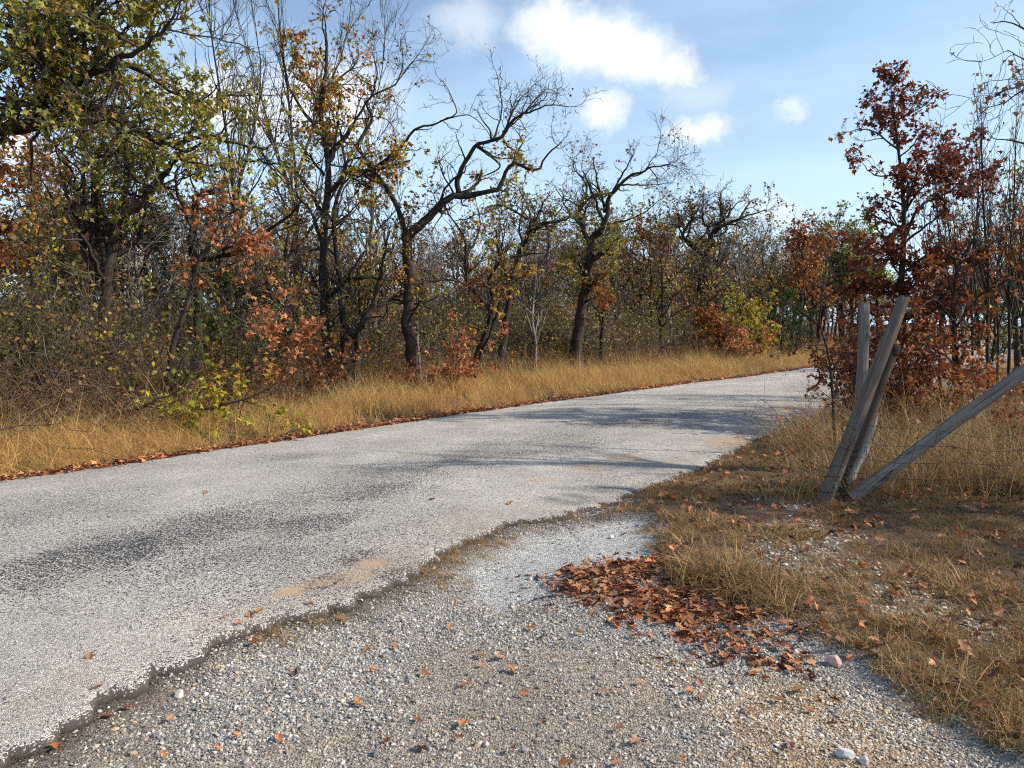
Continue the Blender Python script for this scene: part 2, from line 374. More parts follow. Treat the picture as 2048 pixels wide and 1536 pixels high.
# ------------------------------------------------------------------ ground sheet (one object): near grid + ring to the horizon
gx = np.unique(np.concatenate([np.linspace(-900, -80, 9), np.linspace(-80, -6, 50), np.arange(-6, 7, .085), np.linspace(7, 80, 60), np.linspace(80, 900, 9)]))
gy = np.unique(np.concatenate([np.linspace(-300, -20, 6), np.linspace(-20, 1.2, 20), np.arange(1.2, 13, .085), np.linspace(13, 100, 80), np.linspace(100, 1200, 10)]))
X, Y = np.meshgrid(gx, gy, indexing='ij'); xf, yf = X.ravel(), Y.ravel()
mb = MB(); idx = np.arange(len(xf)).reshape(X.shape)
q = np.stack([idx[:-1, :-1], idx[1:, :-1], idx[1:, 1:], idx[:-1, 1:]], -1).reshape(-1, 4)
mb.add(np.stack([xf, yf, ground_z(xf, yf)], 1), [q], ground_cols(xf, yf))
M_GROUND, N, L, o = mat('soil_and_gravel')
a = N('ShaderNodeAttribute', attribute_name='col'); t = N('ShaderNodeTexCoord')
v1 = N('ShaderNodeTexVoronoi', i={'Scale': 85.0, 'Randomness': 1.0}); L(t.outputs['Object'], v1.inputs['Vector'])
v2 = N('ShaderNodeTexVoronoi', i={'Scale': 190.0}); L(t.outputs['Object'], v2.inputs['Vector'])
bw = N('ShaderNodeSeparateColor'); L(v1.outputs['Color'], bw.inputs[0])
bw2 = N('ShaderNodeSeparateColor'); L(v2.outputs['Color'], bw2.inputs[0])
m1 = N('ShaderNodeMapRange', i={'To Min': .45, 'To Max': 1.45}); L(bw.outputs[0], m1.inputs['Value'])
m2 = N('ShaderNodeMapRange', i={'To Min': .7, 'To Max': 1.25}); L(bw2.outputs[1], m2.inputs['Value'])
mm = mathn(N, L, 'MULTIPLY', m1.outputs[0], m2.outputs[0])
vm = N('ShaderNodeVectorMath', operation='SCALE'); L(a.outputs['Color'], vm.inputs[0]); L(mm, vm.inputs['Scale'])
p = N('ShaderNodeBsdfPrincipled', i={'Roughness': .95, 'Specular IOR Level': .15}); L(vm.outputs[0], p.inputs['Base Color'])
h = mathn(N, L, 'ADD', mathn(N, L, 'MULTIPLY', v1.outputs['Distance'], -1.0), mathn(N, L, 'MULTIPLY', v2.outputs['Distance'], -.5))
b = N('ShaderNodeBump', i={'Strength': .8, 'Distance': .012}); L(h, b.inputs['Height']); L(b.outputs[0], p.inputs['Normal'])
L(p.outputs[0], o.inputs['Surface'])
tag(mb.build('ground', M_GROUND), kind='structure')

# ------------------------------------------------------------------ road
s_ax = np.unique(np.concatenate([np.linspace(-60, -3, 40), np.arange(-3, 13, .04), np.linspace(13, 40, 90), np.linspace(40, 160, 80)]))
u_ax = np.unique(np.concatenate([np.linspace(0, .6, 34), np.linspace(.6, .985, 33), [.9925, 1.0]]))
ln, rn = left_n(s_ax), right_n(s_ax)
nn = ln[:, None] + (rn - ln)[:, None] * u_ax[None]
ss = np.repeat(s_ax[:, None], len(u_ax), 1)
rx, ry = xy(nn, ss)
crown = .05 * (1 - ((u_ax - .5) * 2) ** 2)
rz = ROAD_Z + crown[None] + .012 * (VN.fbm(rx * 1.5, ry * 1.5, 3) - .5)
rz[:, -1] -= .012; rz[:, -2] -= .004
k = len(u_ax)
# lip faces at both edges: an extra vertex column below each edge
lipx, lipy = xy(rn + .004 + .05 * VN(s_ax * 17, s_ax * 0), s_ax); lopx, lopy = xy(ln - .01, s_ax)
PX = np.concatenate([lopx[:, None], rx, lipx[:, None]], 1); PY = np.concatenate([lopy[:, None], ry, lipy[:, None]], 1)
PZ = np.concatenate([np.full((len(s_ax), 1), -.06), rz, np.full((len(s_ax), 1), -.06)], 1)
nf, sf = nn, ss
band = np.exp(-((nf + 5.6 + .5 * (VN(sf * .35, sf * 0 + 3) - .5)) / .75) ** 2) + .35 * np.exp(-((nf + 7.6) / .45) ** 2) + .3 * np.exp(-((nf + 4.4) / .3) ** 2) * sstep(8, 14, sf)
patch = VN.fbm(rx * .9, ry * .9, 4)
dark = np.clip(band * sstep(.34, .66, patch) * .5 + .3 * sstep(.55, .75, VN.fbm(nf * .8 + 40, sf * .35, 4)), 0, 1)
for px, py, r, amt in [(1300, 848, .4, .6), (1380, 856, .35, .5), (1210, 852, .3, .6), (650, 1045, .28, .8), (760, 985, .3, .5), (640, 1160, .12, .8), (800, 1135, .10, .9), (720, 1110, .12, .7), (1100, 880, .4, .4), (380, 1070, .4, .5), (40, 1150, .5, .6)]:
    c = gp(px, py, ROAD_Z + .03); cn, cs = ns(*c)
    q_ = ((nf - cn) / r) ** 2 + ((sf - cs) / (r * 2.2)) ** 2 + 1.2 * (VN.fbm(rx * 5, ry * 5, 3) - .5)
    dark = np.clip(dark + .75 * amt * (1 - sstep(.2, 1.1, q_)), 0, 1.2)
sand = .0 * nf
for px, py, r, amt in [(590, 1172, .085, 1.), (575, 1180, .07, 1.), (745, 1122, .09, .8), (640, 1160, .05, .8), (1250, 915, .25, .45), (1180, 935, .25, .4), (1080, 960, .2, .3), (1460, 880, .35, .6), (700, 1150, .15, .3)]:
    c = gp(px, py, ROAD_Z + .03); cn, cs = ns(*c)
    q_ = ((nf - cn) / r) ** 2 + ((sf - cs) / (r * 1.35)) ** 2 + 1.0 * (VN.fbm(rx * 8, ry * 8, 3) - .5)
    sand = np.clip(sand + amt * (1 - sstep(.3, 1.1, q_)), 0, 1)
sand = np.clip(sand + .25 * np.exp(-((nf - rn[:, None] + .25) / .3) ** 2) * VN.fbm(rx * 3, ry * 3, 3), 0, 1)
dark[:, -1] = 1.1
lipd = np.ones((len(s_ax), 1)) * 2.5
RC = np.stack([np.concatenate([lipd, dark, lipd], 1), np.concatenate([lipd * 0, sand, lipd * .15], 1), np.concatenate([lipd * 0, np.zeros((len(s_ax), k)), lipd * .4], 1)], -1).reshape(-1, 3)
idx = np.arange(PX.size).reshape(PX.shape)
q = np.stack([idx[:-1, :-1], idx[:-1, 1:], idx[1:, 1:], idx[1:, :-1]], -1).reshape(-1, 4)[:, ::-1]
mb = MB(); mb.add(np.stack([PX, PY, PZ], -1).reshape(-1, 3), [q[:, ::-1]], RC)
M_ROAD, N, L, o = mat('chip_seal')
a = N('ShaderNodeAttribute', attribute_name='col'); sp = N('ShaderNodeSeparateColor'); L(a.outputs['Color'], sp.inputs[0])
t = N('ShaderNodeTexCoord')
v1 = N('ShaderNodeTexVoronoi', i={'Scale': 108.0}); L(t.outputs['Object'], v1.inputs['Vector'])
v2 = N('ShaderNodeTexVoronoi', feature='DISTANCE_TO_EDGE', i={'Scale': 108.0}); L(t.outputs['Object'], v2.inputs['Vector'])
c3 = N('ShaderNodeSeparateColor'); L(v1.outputs['Color'], c3.inputs[0])
rmp = N('ShaderNodeValToRGB'); e = rmp.color_ramp.elements
e[0].position = 0.0; e[0].color = (.26, .255, .25, 1); e[1].position = 1.0; e[1].color = (.60, .56, .50, 1)
for pos, cc in [(.2, (.33, .32, .305, 1)), (.45, (.46, .445, .42, 1)), (.7, (.54, .515, .47, 1)), (.85, (.44, .35, .27, 1)), (.9, (.66, .635, .59, 1))]:
    x = e.new(pos); x.color = cc
L(c3.outputs[0], rmp.inputs['Fac'])
# bitumen shows where a chip is missing or low; more of it in the worn bands
big = N('ShaderNodeTexNoise', i={'Scale': 26.0, 'Detail': 4.0, 'Roughness': .7}); L(t.outputs['Object'], big.inputs['Vector'])
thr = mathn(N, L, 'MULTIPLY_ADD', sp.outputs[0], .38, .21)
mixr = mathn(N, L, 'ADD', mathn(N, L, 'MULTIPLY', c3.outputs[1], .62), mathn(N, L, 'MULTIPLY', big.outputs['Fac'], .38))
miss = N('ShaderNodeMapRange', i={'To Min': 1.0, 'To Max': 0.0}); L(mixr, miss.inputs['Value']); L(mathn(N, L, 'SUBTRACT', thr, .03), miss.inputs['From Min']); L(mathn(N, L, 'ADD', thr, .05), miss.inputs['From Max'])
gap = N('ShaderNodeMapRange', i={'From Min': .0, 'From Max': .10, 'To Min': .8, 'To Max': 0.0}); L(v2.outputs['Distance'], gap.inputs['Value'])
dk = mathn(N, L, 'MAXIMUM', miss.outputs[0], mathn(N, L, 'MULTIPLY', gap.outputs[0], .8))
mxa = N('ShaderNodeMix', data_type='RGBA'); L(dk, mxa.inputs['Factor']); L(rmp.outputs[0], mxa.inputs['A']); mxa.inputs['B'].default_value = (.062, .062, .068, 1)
bgn = N('ShaderNodeTexNoise', i={'Scale': .9, 'Detail': 5.0, 'Roughness': .6}); L(t.outputs['Object'], bgn.inputs['Vector'])
bmr = N('ShaderNodeMapRange', i={'From Min': .3, 'From Max': .7, 'To Min': .78, 'To Max': 1.2}); L(bgn.outputs['Fac'], bmr.inputs['Value'])
vsc = N('ShaderNodeVectorMath', operation='SCALE'); L(mxa.outputs['Result'], vsc.inputs[0]); L(bmr.outputs[0], vsc.inputs['Scale'])
mxb = N('ShaderNodeMix', data_type='RGBA'); L(sp.outputs[1], mxb.inputs['Factor']); L(vsc.outputs[0], mxb.inputs['A']); mxb.inputs['B'].default_value = (.46, .33, .21, 1)
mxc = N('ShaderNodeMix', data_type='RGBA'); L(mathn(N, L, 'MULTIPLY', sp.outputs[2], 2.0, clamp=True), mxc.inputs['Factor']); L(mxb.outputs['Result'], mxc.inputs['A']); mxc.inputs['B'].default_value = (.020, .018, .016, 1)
p = N('ShaderNodeBsdfPrincipled', i={'Roughness': .9, 'Specular IOR Level': .15}); L(mxc.outputs['Result'], p.inputs['Base Color'])
hh = mathn(N, L, 'SUBTRACT', mathn(N, L, 'MINIMUM', mathn(N, L, 'MULTIPLY', v2.outputs['Distance'], 3.0), .6), mathn(N, L, 'MULTIPLY', dk, .5))
b = N('ShaderNodeBump', i={'Strength': .7, 'Distance': .010}); L(hh, b.inputs['Height']); L(b.outputs[0], p.inputs['Normal'])
L(p.outputs[0], o.inputs['Surface'])
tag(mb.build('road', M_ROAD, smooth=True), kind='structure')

def road_top(x, y):
    n, s = ns(x, y); l, r = left_n(s), right_n(s); u = (n - l) / (r - l)
    return np.where((u > 0) & (u < 1), ROAD_Z + .05 * (1 - (2 * u - 1) ** 2) + .004, -9)
def surf_z(x, y): return np.maximum(ground_z(x, y), road_top(x, y))

def scatter(name, meshes, material, pos, rotz, scale, tilt=None, rng=None):
    """one object: geometry-node instances of a few small meshes on points"""
    M = len(pos); me = bpy.data.meshes.new(name); me.vertices.add(M); me.vertices.foreach_set('co', np.asarray(pos, np.float32).ravel())
    rot = np.zeros((M, 3), np.float32); rot[:, 2] = rotz
    if tilt is not None: rot[:, :2] = tilt
    a = me.attributes.new('rot', 'FLOAT_VECTOR', 'POINT'); a.data.foreach_set('vector', rot.ravel())
    sc = np.asarray(scale, np.float32); sc = np.repeat(sc[:, None], 3, 1) if sc.ndim == 1 else sc
    a = me.attributes.new('scl', 'FLOAT_VECTOR', 'POINT'); a.data.foreach_set('vector', np.ascontiguousarray(sc, np.float32).ravel())
    a = me.attributes.new('pick', 'INT', 'POINT'); a.data.foreach_set('value', (rng or np.random.default_rng(1)).integers(0, len(meshes), M).astype(np.int32))
    ob = bpy.data.objects.new(name, me); COL.objects.link(ob)
    ng = bpy.data.node_groups.new(name, 'GeometryNodeTree')
    ng.interface.new_socket('Geometry', in_out='INPUT', socket_type='NodeSocketGeometry'); ng.interface.new_socket('Geometry', in_out='OUTPUT', socket_type='NodeSocketGeometry')
    nn_, lk = ng.nodes, ng.links
    gi = nn_.new('NodeGroupInput'); go = nn_.new('NodeGroupOutput'); iop = nn_.new('GeometryNodeInstanceOnPoints'); jn = nn_.new('GeometryNodeJoinGeometry')
    for m in meshes:
        if not m.materials: m.materials.append(material)
        po = bpy.data.objects.new(name + '_piece', m); oi = nn_.new('GeometryNodeObjectInfo'); oi.inputs['Object'].default_value = po; oi.inputs['As Instance'].default_value = True
        lk.new(oi.outputs['Geometry'], jn.inputs[0])
    def attr(nm, ty):
        n = nn_.new('GeometryNodeInputNamedAttribute'); n.data_type = ty; n.inputs['Name'].default_value = nm; return n.outputs[0]
    lk.new(gi.outputs[0], iop.inputs['Points']); lk.new(jn.outputs[0], iop.inputs['Instance']); iop.inputs['Pick Instance'].default_value = True
    lk.new(attr('pick', 'INT'), iop.inputs['Instance Index']); lk.new(attr('rot', 'FLOAT_VECTOR'), iop.inputs['Rotation']); lk.new(attr('scl', 'FLOAT_VECTOR'), iop.inputs['Scale'])
    lk.new(iop.outputs[0], go.inputs[0])
    md = ob.modifiers.new('scatter', 'NODES'); md.node_group = ng
    return ob
# ------------------------------------------------------------------ trees
def blob_keep(blobs, Y, base=0.0, yw=.45):
    B = [(at(px, py, Y + (r4[0] if r4 else 0)), r * Y / FPX, w) for px, py, r, w, *r4 in blobs]
    def keep(p):
        v = np.full(len(p), float(base))
        for c, r, w in B:
            dd = (p - c) * np.array((1, yw, 1)); v = np.maximum(v, w * np.exp(-(np.sum(dd * dd, 1) / (r * r)) ** 1.5))
        return v
    return keep
def clumpy(base, f=1.1, lo=.42, hi=.58, seed=0):
    def keep(p): return base * sstep(lo, hi, noise3(p, f, seed))
    return keep
GNARL = [dict(dens=1.9, t0=.16, ang=.95, ratio=.46, lmax=1.9, n=9, jit=.30, up=.10, k=5),
         dict(dens=3.6, t0=.12, ang=.85, ratio=.62, lmax=.95, n=6, jit=.33, up=.06, k=3),
         dict(dens=5.5, t0=.1, ang=.8, ratio=.65, lmax=.42, n=4, jit=.3, up=.04, k=3)]
def lv(base, **ov):
    """copy the levels; ov like dens=(..per level..)"""
    out = [dict(b) for b in base]
    for k, v in ov.items():
        for i, b in enumerate(out):
            if i < len(v) and v[i] is not None: b[k] = v[i]
    return out

def px_path(rng, pts, Y, wander, n, wob):
    """pixel path at distance Y -> (n,3); third value moves a point towards/away from the viewer"""
    w = 0.0; out = []
    dirn = rng.choice([-1, 1])
    for i, p in enumerate(pts):
        dy = p[2] if len(p) > 2 else dirn * wander * (i / max(1, len(pts) - 1)) ** 1.3
        out.append(at(p[0], p[1], Y + dy))
    q = resample(out, n)
    nz_ = rng.standard_normal((n, 3)); nz_ = (nz_ + np.roll(nz_, 1, 0) + np.roll(nz_, -1, 0)) / 2
    nz_[:2] = 0
    return q + nz_ * wob

def hero(name, label, Y, trunk, tr, limbs, levels, leafspec, seed, bark=None, twig=None, rmin=.005, t0_trunk=.5, wander=1.4, flare=1.45, cat='tree', group=None, leafname='leaves'):
    rng = np.random.default_rng(seed); bark = bark or M_BARK; twig = twig or M_TWIG
    nT = 30; tr = (tr[0] * .86, tr[1] * .8)
    levels = [dict(a, dens=a['dens'] * f) for a, f in zip(levels, (1.35, 1.5, 1.35))]
    P0 = px_path(rng, [(p[0], p[1], (p[2] if len(p) > 2 else 0)) for p in trunk], Y, 0, nT, tr[0] * .12)
    zb = float(ground_z(P0[0, 0], P0[0, 1])) - .12
    P0[0, 2] = zb if P0[0, 2] > zb - .3 else P0[0, 2]
    if P0[0, 2] < zb:  # start at the ground
        k = int(np.argmax(P0[:, 2] > zb)); P0 = resample(np.vstack([np.array((*P0[k, :2], zb)), P0[k:]]), nT)
    t = np.linspace(0, 1, nT); R0 = tr[0] + (tr[1] - tr[0]) * t
    R0 = R0 * (1 + (flare - 1) * np.exp(-t * 16))
    root = empty(name, (P0[0, 0], P0[0, 1], zb + .12)); tag(root, label, cat, group)
    mb = MB(); tubes(mb, P0[None], R0[None], 10, .07, rng, cap=True); parts = [mb.build('trunk', bark, root)]
    LP, LR = [], []
    for pts, r0, r1 in limbs:
        q = px_path(rng, pts, Y, wander * rng.uniform(.4, 1), nT, r0 * .28)
        dmin = np.linalg.norm(P0 - q[0], axis=1)
        r0 *= .88; r1 *= .6; r = r0 + (r1 - r0) * t ** .75
        mb = MB(); tubes(mb, q[None], r[None], 8, .07, rng, cap=True); parts.append(mb.build('limb', bark, root))
        LP.append(q); LR.append(r)
    LP = np.array(LP).reshape(-1, nT, 3); LR = np.array(LR).reshape(-1, nT)
    a = levels[0]
    kw = lambda a: {k: v for k, v in a.items() if k not in ('k',)}
    b0 = dict(kw(a)); b0['t0'] = t0_trunk
    Pa, Ra = spawn(rng, P0[None], R0[None], rmin=rmin, **b0)
    if len(LP):
        Pb, Rb = spawn(rng, LP, LR, rmin=rmin, **kw(a)); Pa = np.concatenate([Pa, Pb]); Ra = np.concatenate([Ra, Rb])
    big = np.argsort(-Ra[:, 0])[:40]; small = np.setdiff1d(np.arange(len(Pa)), big)
    for j in big:
        mb = MB(); tubes(mb, Pa[j:j + 1], Ra[j:j + 1], a['k']); allp = [P0] + list(LP); own = int(np.argmin([np.linalg.norm(q_ - Pa[j, 0], axis=1).min() for q_ in allp])); mb.build('branch', bark, parts[own])
    mb = MB(); tubes(mb, Pa[small], Ra[small], a['k']); PP, RR = Pa, Ra; last = Pa; tw = []
    for a in levels[1:]:
        PP, RR = spawn(rng, PP, RR, rmin=rmin, **kw(a)); tubes(mb, PP, RR, a['k']); tw.append(PP)
    if len(levels) > 1: tag(mb.build('twigs', twig, root), kind='stuff')
    mb = MB(); nl = 0
    for sp in leafspec:
        for PPx in tw[-2:]:
            pos, tan = leaf_sites(rng, PPx, sp['per'], sp.get('keep'))
            put_leaves(mb, rng, pos, tan, sp.get('size', .12), sp['pal'], sp.get('tmpl', OAK5), sp.get('droop', .35), sp.get('spread', .04)); nl += len(pos)
    if nl: tag(mb.build(leafname, M_LEAF, root), kind='stuff')
    return root

# --- the big oak whose trunk stands out of the frame on the left
Y = 11.0
hero('oak_tree', 'large oak with thick dark limbs reaching in low under olive green leaves', Y,
     [(-190, 900), (-180, 700), (-150, 480), (-90, 330), (-40, 280)], (.24, .17),
     [([(-40, 280), (0, 258), (80, 240), (130, 195), (190, 148), (240, 118), (300, 90), (350, 30)], .125, .025),
      ([(-10, 262), (110, 246), (220, 238), (290, 265), (340, 285), (430, 270), (510, 300), (560, 285)], .105, .018),
      ([(-100, 340), (-20, 160), (80, 90), (190, 10), (215, -80)], .10, .03),
      ([(235, 122), (300, 150), (340, 185), (400, 200), (440, 170)], .05, .012),
      ([(250, 240), (240, 300), (175, 330), (170, 400)], .045, .012),
      ([(110, 220), (120, 130), (170, 60), (260, -30)], .06, .015)],
     lv(GNARL, dens=(3.4, 4.4, 6.0)),
     [dict(per=5.0, pal='olive', size=.102, keep=blob_keep([(130, 60, 130, .9), (260, 100, 140, 1.), (350, 50, 90, .9), (50, 240, 80, .8), (190, 215, 110, .95), (320, 230, 90, .8), (420, 255, 90, .95), (520, 290, 70, .8), (100, 170, 90, .5)], Y, .03)),
      dict(per=3.0, pal='orange', size=.13, keep=blob_keep([(20, 60, 60, .5), (15, 310, 60, .8), (40, 180, 60, .3)], Y, .0))],
     11, rmin=.0045)
# --- crooked olive oaks of the left edge
Y = 14.5
hero('oak_tree', 'crooked dark oak with forked stems and sparse olive leaves behind the brush tangle', Y,
     [(215, 900), (213, 640), (216, 540), (238, 440), (280, 405), (318, 365)], (.17, .10),
     [([(216, 540), (192, 440), (200, 340), (245, 250), (235, 130), (215, 60)], .10, .02),
      ([(214, 600), (165, 480), (170, 330), (160, 260), (180, 190)], .085, .018),
      ([(240, 440), (262, 330), (290, 280), (275, 220)], .075, .02),
      ([(318, 365), (350, 320), (375, 300), (430, 270)], .08, .018),
      ([(214, 500), (150, 430), (110, 400), (60, 330)], .06, .012)],
     lv(GNARL, dens=(2.0, 3.8, 5.5)),
     [dict(per=2.0, pal='olive', size=.12, keep=blob_keep([(300, 300, 110, .7), (420, 300, 90, .8), (140, 390, 110, .5), (60, 330, 80, .5), (230, 330, 70, .5), (240, 420, 70, .6), (250, 200, 80, .3)], Y, .05)),
      dict(per=3.0, pal='orange', size=.125, keep=blob_keep([(60, 340, 80, .5), (130, 460, 60, .5), (40, 420, 70, .4)], Y))], 12)
Y = 15.5
hero('oak_tree', 'slim oak with one dark limb sweeping up to the right, olive leaves', Y,
     [(392, 880), (396, 620), (386, 480), (396, 392)], (.13, .09),
     [([(396, 395), (440, 375), (465, 345), (490, 320), (560, 330)], .085, .018),
      ([(390, 470), (355, 390), (350, 330), (300, 300)], .06, .014),
      ([(395, 520), (480, 500), (560, 440), (600, 405), (590, 380)], .075, .02)],
     lv(GNARL, dens=(2.2, 4.0, 5.5)),
     [dict(per=3.4, pal='olive', size=.12, keep=blob_keep([(480, 300, 90, .85), (540, 330, 80, .8), (360, 340, 90, .7), (560, 290, 60, .7), (420, 430, 60, .3)], Y, .05)),
      dict(per=3.0, pal='olivegold', size=.12, keep=blob_keep([(440, 400, 80, .4), (560, 400, 70, .4)], Y))], 13)
Y = 12.2
hero('oak_sapling', 'leaning young oak covered with bright orange leaf sprays', Y,
     [(325, 860), (345, 700), (370, 620), (392, 548), (398, 520), (430, 480)], (.065, .035),
     [([(395, 545), (440, 590), (480, 640), (560, 665), (600, 670)], .035, .01),
      ([(395, 545), (430, 540), (480, 520), (505, 490)], .03, .01),
      ([(430, 480), (440, 430), (420, 400)], .03, .01), ([(430, 480), (480, 470), (520, 440)], .025, .008),
      ([(460, 620), (520, 610), (570, 580)], .02, .007), ([(500, 650), (530, 700), (550, 740)], .02, .007)],
     [dict(dens=4.0, t0=.15, ang=.9, ratio=.45, lmax=.7, n=6, jit=.28, up=.05, k=4), dict(dens=7, t0=.1, ang=.9, ratio=.6, lmax=.35, n=4, jit=.3, up=0, k=3), dict(dens=7, t0=.1, ang=.9, ratio=.6, lmax=.18, n=3, jit=.3, up=0, k=3)],
     [dict(per=3.6, pal='orange', size=.105, keep=blob_keep([(425, 430, 50, .9), (475, 505, 60, .9), (430, 520, 70, .9), (510, 490, 45, .9), (530, 655, 85, 1.), (580, 660, 60, 1.), (560, 600, 50, .6), (535, 715, 60, .7), (405, 590, 45, .4), (600, 600, 40, .4)], Y, .06))],
     14, wander=.7, t0_trunk=.55, cat='young tree')
# --- the tall straight trunk with gold-green leaves, and its darker neighbours
Y = 18.0
hero('oak_tree', 'tall straight oak with gold and olive leaves clinging close to its stem', Y,
     [(668, 830), (656, 700), (648, 560), (650, 440), (655, 330), (642, 230), (655, 120), (650, 70)], (.17, .04),
     [([(650, 440), (622, 385), (575, 325), (530, 330), (510, 300)], .07, .014),
      ([(652, 390), (700, 345), (770, 335), (820, 320)], .08, .02),
      ([(645, 270), (590, 200), (565, 120), (570, 60)], .06, .012),
      ([(655, 310), (705, 250), (750, 170), (745, 90)], .055, .012),
      ([(650, 460), (700, 430), (720, 400)], .04, .012),
      ([(648, 350), (610, 300), (580, 260)], .045, .012)],
     lv(GNARL, dens=(2.4, 4.0, 5.5)),
     [dict(per=4.6, pal='olivegold', size=.11, keep=blob_keep([(650, 250, 90, .95), (640, 140, 70, .8), (590, 190, 70, .6), (700, 330, 80, .95), (795, 330, 65, .95), (670, 400, 80, .8), (735, 130, 55, .7), (620, 340, 70, .8), (680, 440, 60, .7), (650, 520, 40, .25)], Y, .03)),
      dict(per=2.5, pal='rustgold', size=.125, keep=blob_keep([(650, 120, 90, .6), (620, 200, 90, .5), (770, 370, 60, .5), (690, 150, 80, .4)], Y))], 15, t0_trunk=.25)
hero('oak_tree', 'narrow dark trunk standing close beside the tall gold-leaved oak', 18.6,
     [(690, 830), (686, 640), (674, 520), (668, 430), (690, 340), (680, 260)], (.12, .03),
     [([(680, 580), (730, 500), (745, 420)], .05, .012), ([(670, 450), (640, 400), (630, 340)], .04, .012)],
     lv(GNARL, dens=(1.6, 3.0, 4.5)), [dict(per=2.0, pal='dullolive', keep=clumpy(.35, 1.2))], 16)
hero('oak_tree', 'dark leaning trunk forking low next to the straight gold-leaved oak', 17.4,
     [(700, 820), (716, 720), (720, 660), (742, 620), (760, 560)], (.13, .07),
     [([(718, 700), (690, 640), (672, 560), (665, 520)], .08, .03), ([(742, 620), (800, 590), (850, 560)], .05, .012), ([(760, 560), (770, 480), (750, 420)], .05, .012)],
     lv(GNARL, dens=(2.0, 3.6, 5.0), up=(.05, 0, 0)), [dict(per=2.0, pal='dullolive', keep=clumpy(.4, 1.2)), dict(per=1.2, pal='brown', keep=clumpy(.4, 1.4, seed=4))], 17)
# --- the large half bare oak in the middle
Y = 17.6
hero('oak_tree', 'big half bare oak with thick limb snaking out right over the roadside', Y,
     [(826, 830), (826, 740), (816, 650), (820, 560), (812, 472)], (.175, .15),
     [([(812, 474), (850, 442), (885, 410), (912, 394), (960, 386), (1004, 370), (1013, 340), (1026, 325), (1078, 338), (1096, 305), (1125, 280)], .14, .02),
      ([(916, 392), (920, 348), (936, 320), (960, 290), (1000, 276), (1030, 240), (1080, 212), (1135, 215)], .085, .014),
      ([(812, 474), (795, 420), (770, 372), (745, 342), (722, 302), (716, 288), (745, 237), (733, 205), (755, 186), (796, 165), (806, 120), (800, 75)], .09, .012),
      ([(745, 342), (800, 296), (830, 262), (880, 242), (910, 225), (900, 190), (885, 160)], .055, .01),
      ([(985, 282), (1004, 225), (998, 175), (992, 140)], .03, .008), ([(1005, 276), (1036, 205), (1085, 155)], .035, .008),
      ([(955, 294), (1000, 330), (970, 350), (930, 348)], .035, .012), ([(880, 242), (930, 230), (960, 245), (985, 280)], .02, .008),
      ([(1040, 236), (1090, 180), (1120, 190)], .025, .007), ([(790, 170), (850, 90), (866, 50)], .02, .006), ([(912, 395), (880, 330), (905, 295)], .03, .008)],
     lv(GNARL, dens=(2.9, 4.6, 5.0), lmax=(1.35, .7, .34), ratio=(.32, .55, .6)),
     [dict(per=.5, pal='brown', size=.09, keep=clumpy(.5, 1.4)),
      dict(per=5, pal='olivegold', size=.115, keep=blob_keep([(1030, 335, 45, .6), (1010, 400, 40, .4), (800, 340, 50, .5), (830, 560, 45, .3), (770, 345, 50, .5)], Y)),
      dict(per=3, pal='orange', size=.10, keep=blob_keep([(830, 490, 40, .6), (815, 560, 40, .4)], Y))], 18, wander=1.1, t0_trunk=.35)
Y = 18.6
hero('oak_tree', 'dark multi-limbed oak hung with brown and olive leaves behind russet seedling', Y,
     [(932, 840), (946, 740), (962, 690), (985, 620), (978, 560)], (.12, .08),
     [([(985, 625), (935, 560), (930, 480), (900, 430), (880, 400)], .075, .015), ([(978, 560), (1000, 525), (1050, 510), (1090, 505)], .06, .015),
      ([(932, 520), (960, 450), (950, 400)], .05, .012), ([(945, 740), (975, 680), (1000, 600), (1010, 560)], .06, .02)],
     lv(GNARL, dens=(2.2, 4.0, 5.5)),
     [dict(per=3.0, pal='olivegold', size=.115, keep=clumpy(.6, 1.1)), dict(per=2.0, pal='brown', size=.11, keep=clumpy(.6, 1.3, seed=9)), dict(per=2, pal='russet', size=.1, keep=blob_keep([(950, 560, 70, .5), (930, 480, 50, .4)], Y))], 19)
Y = 22.0
hero('oak_tree', 'thin dark oak leaning right with its limb pointing at the sky gap', Y,
     [(1000, 800), (1004, 710), (1018, 610), (1032, 530), (1046, 488)], (.14, .10),
     [([(1046, 490), (1062, 465), (1092, 446), (1130, 442), (1140, 430)], .10, .02), ([(1040, 510), (1060, 440), (1045, 390), (1020, 360)], .07, .015),
      ([(1062, 465), (1085, 410), (1110, 380)], .05, .012), ([(1030, 540), (1080, 520), (1110, 530)], .05, .012), ([(1060, 440), (1000, 410), (960, 420)], .045, .012)],
     lv(GNARL, dens=(2.1, 3.6, 5.0)),
     [dict(per=4.0, pal='olive', size=.12, keep=clumpy(.65, 1.0, seed=2)), dict(per=1.5, pal='russet', size=.11, keep=clumpy(.3, 1.0, seed=7))], 20)
Y = 24.0
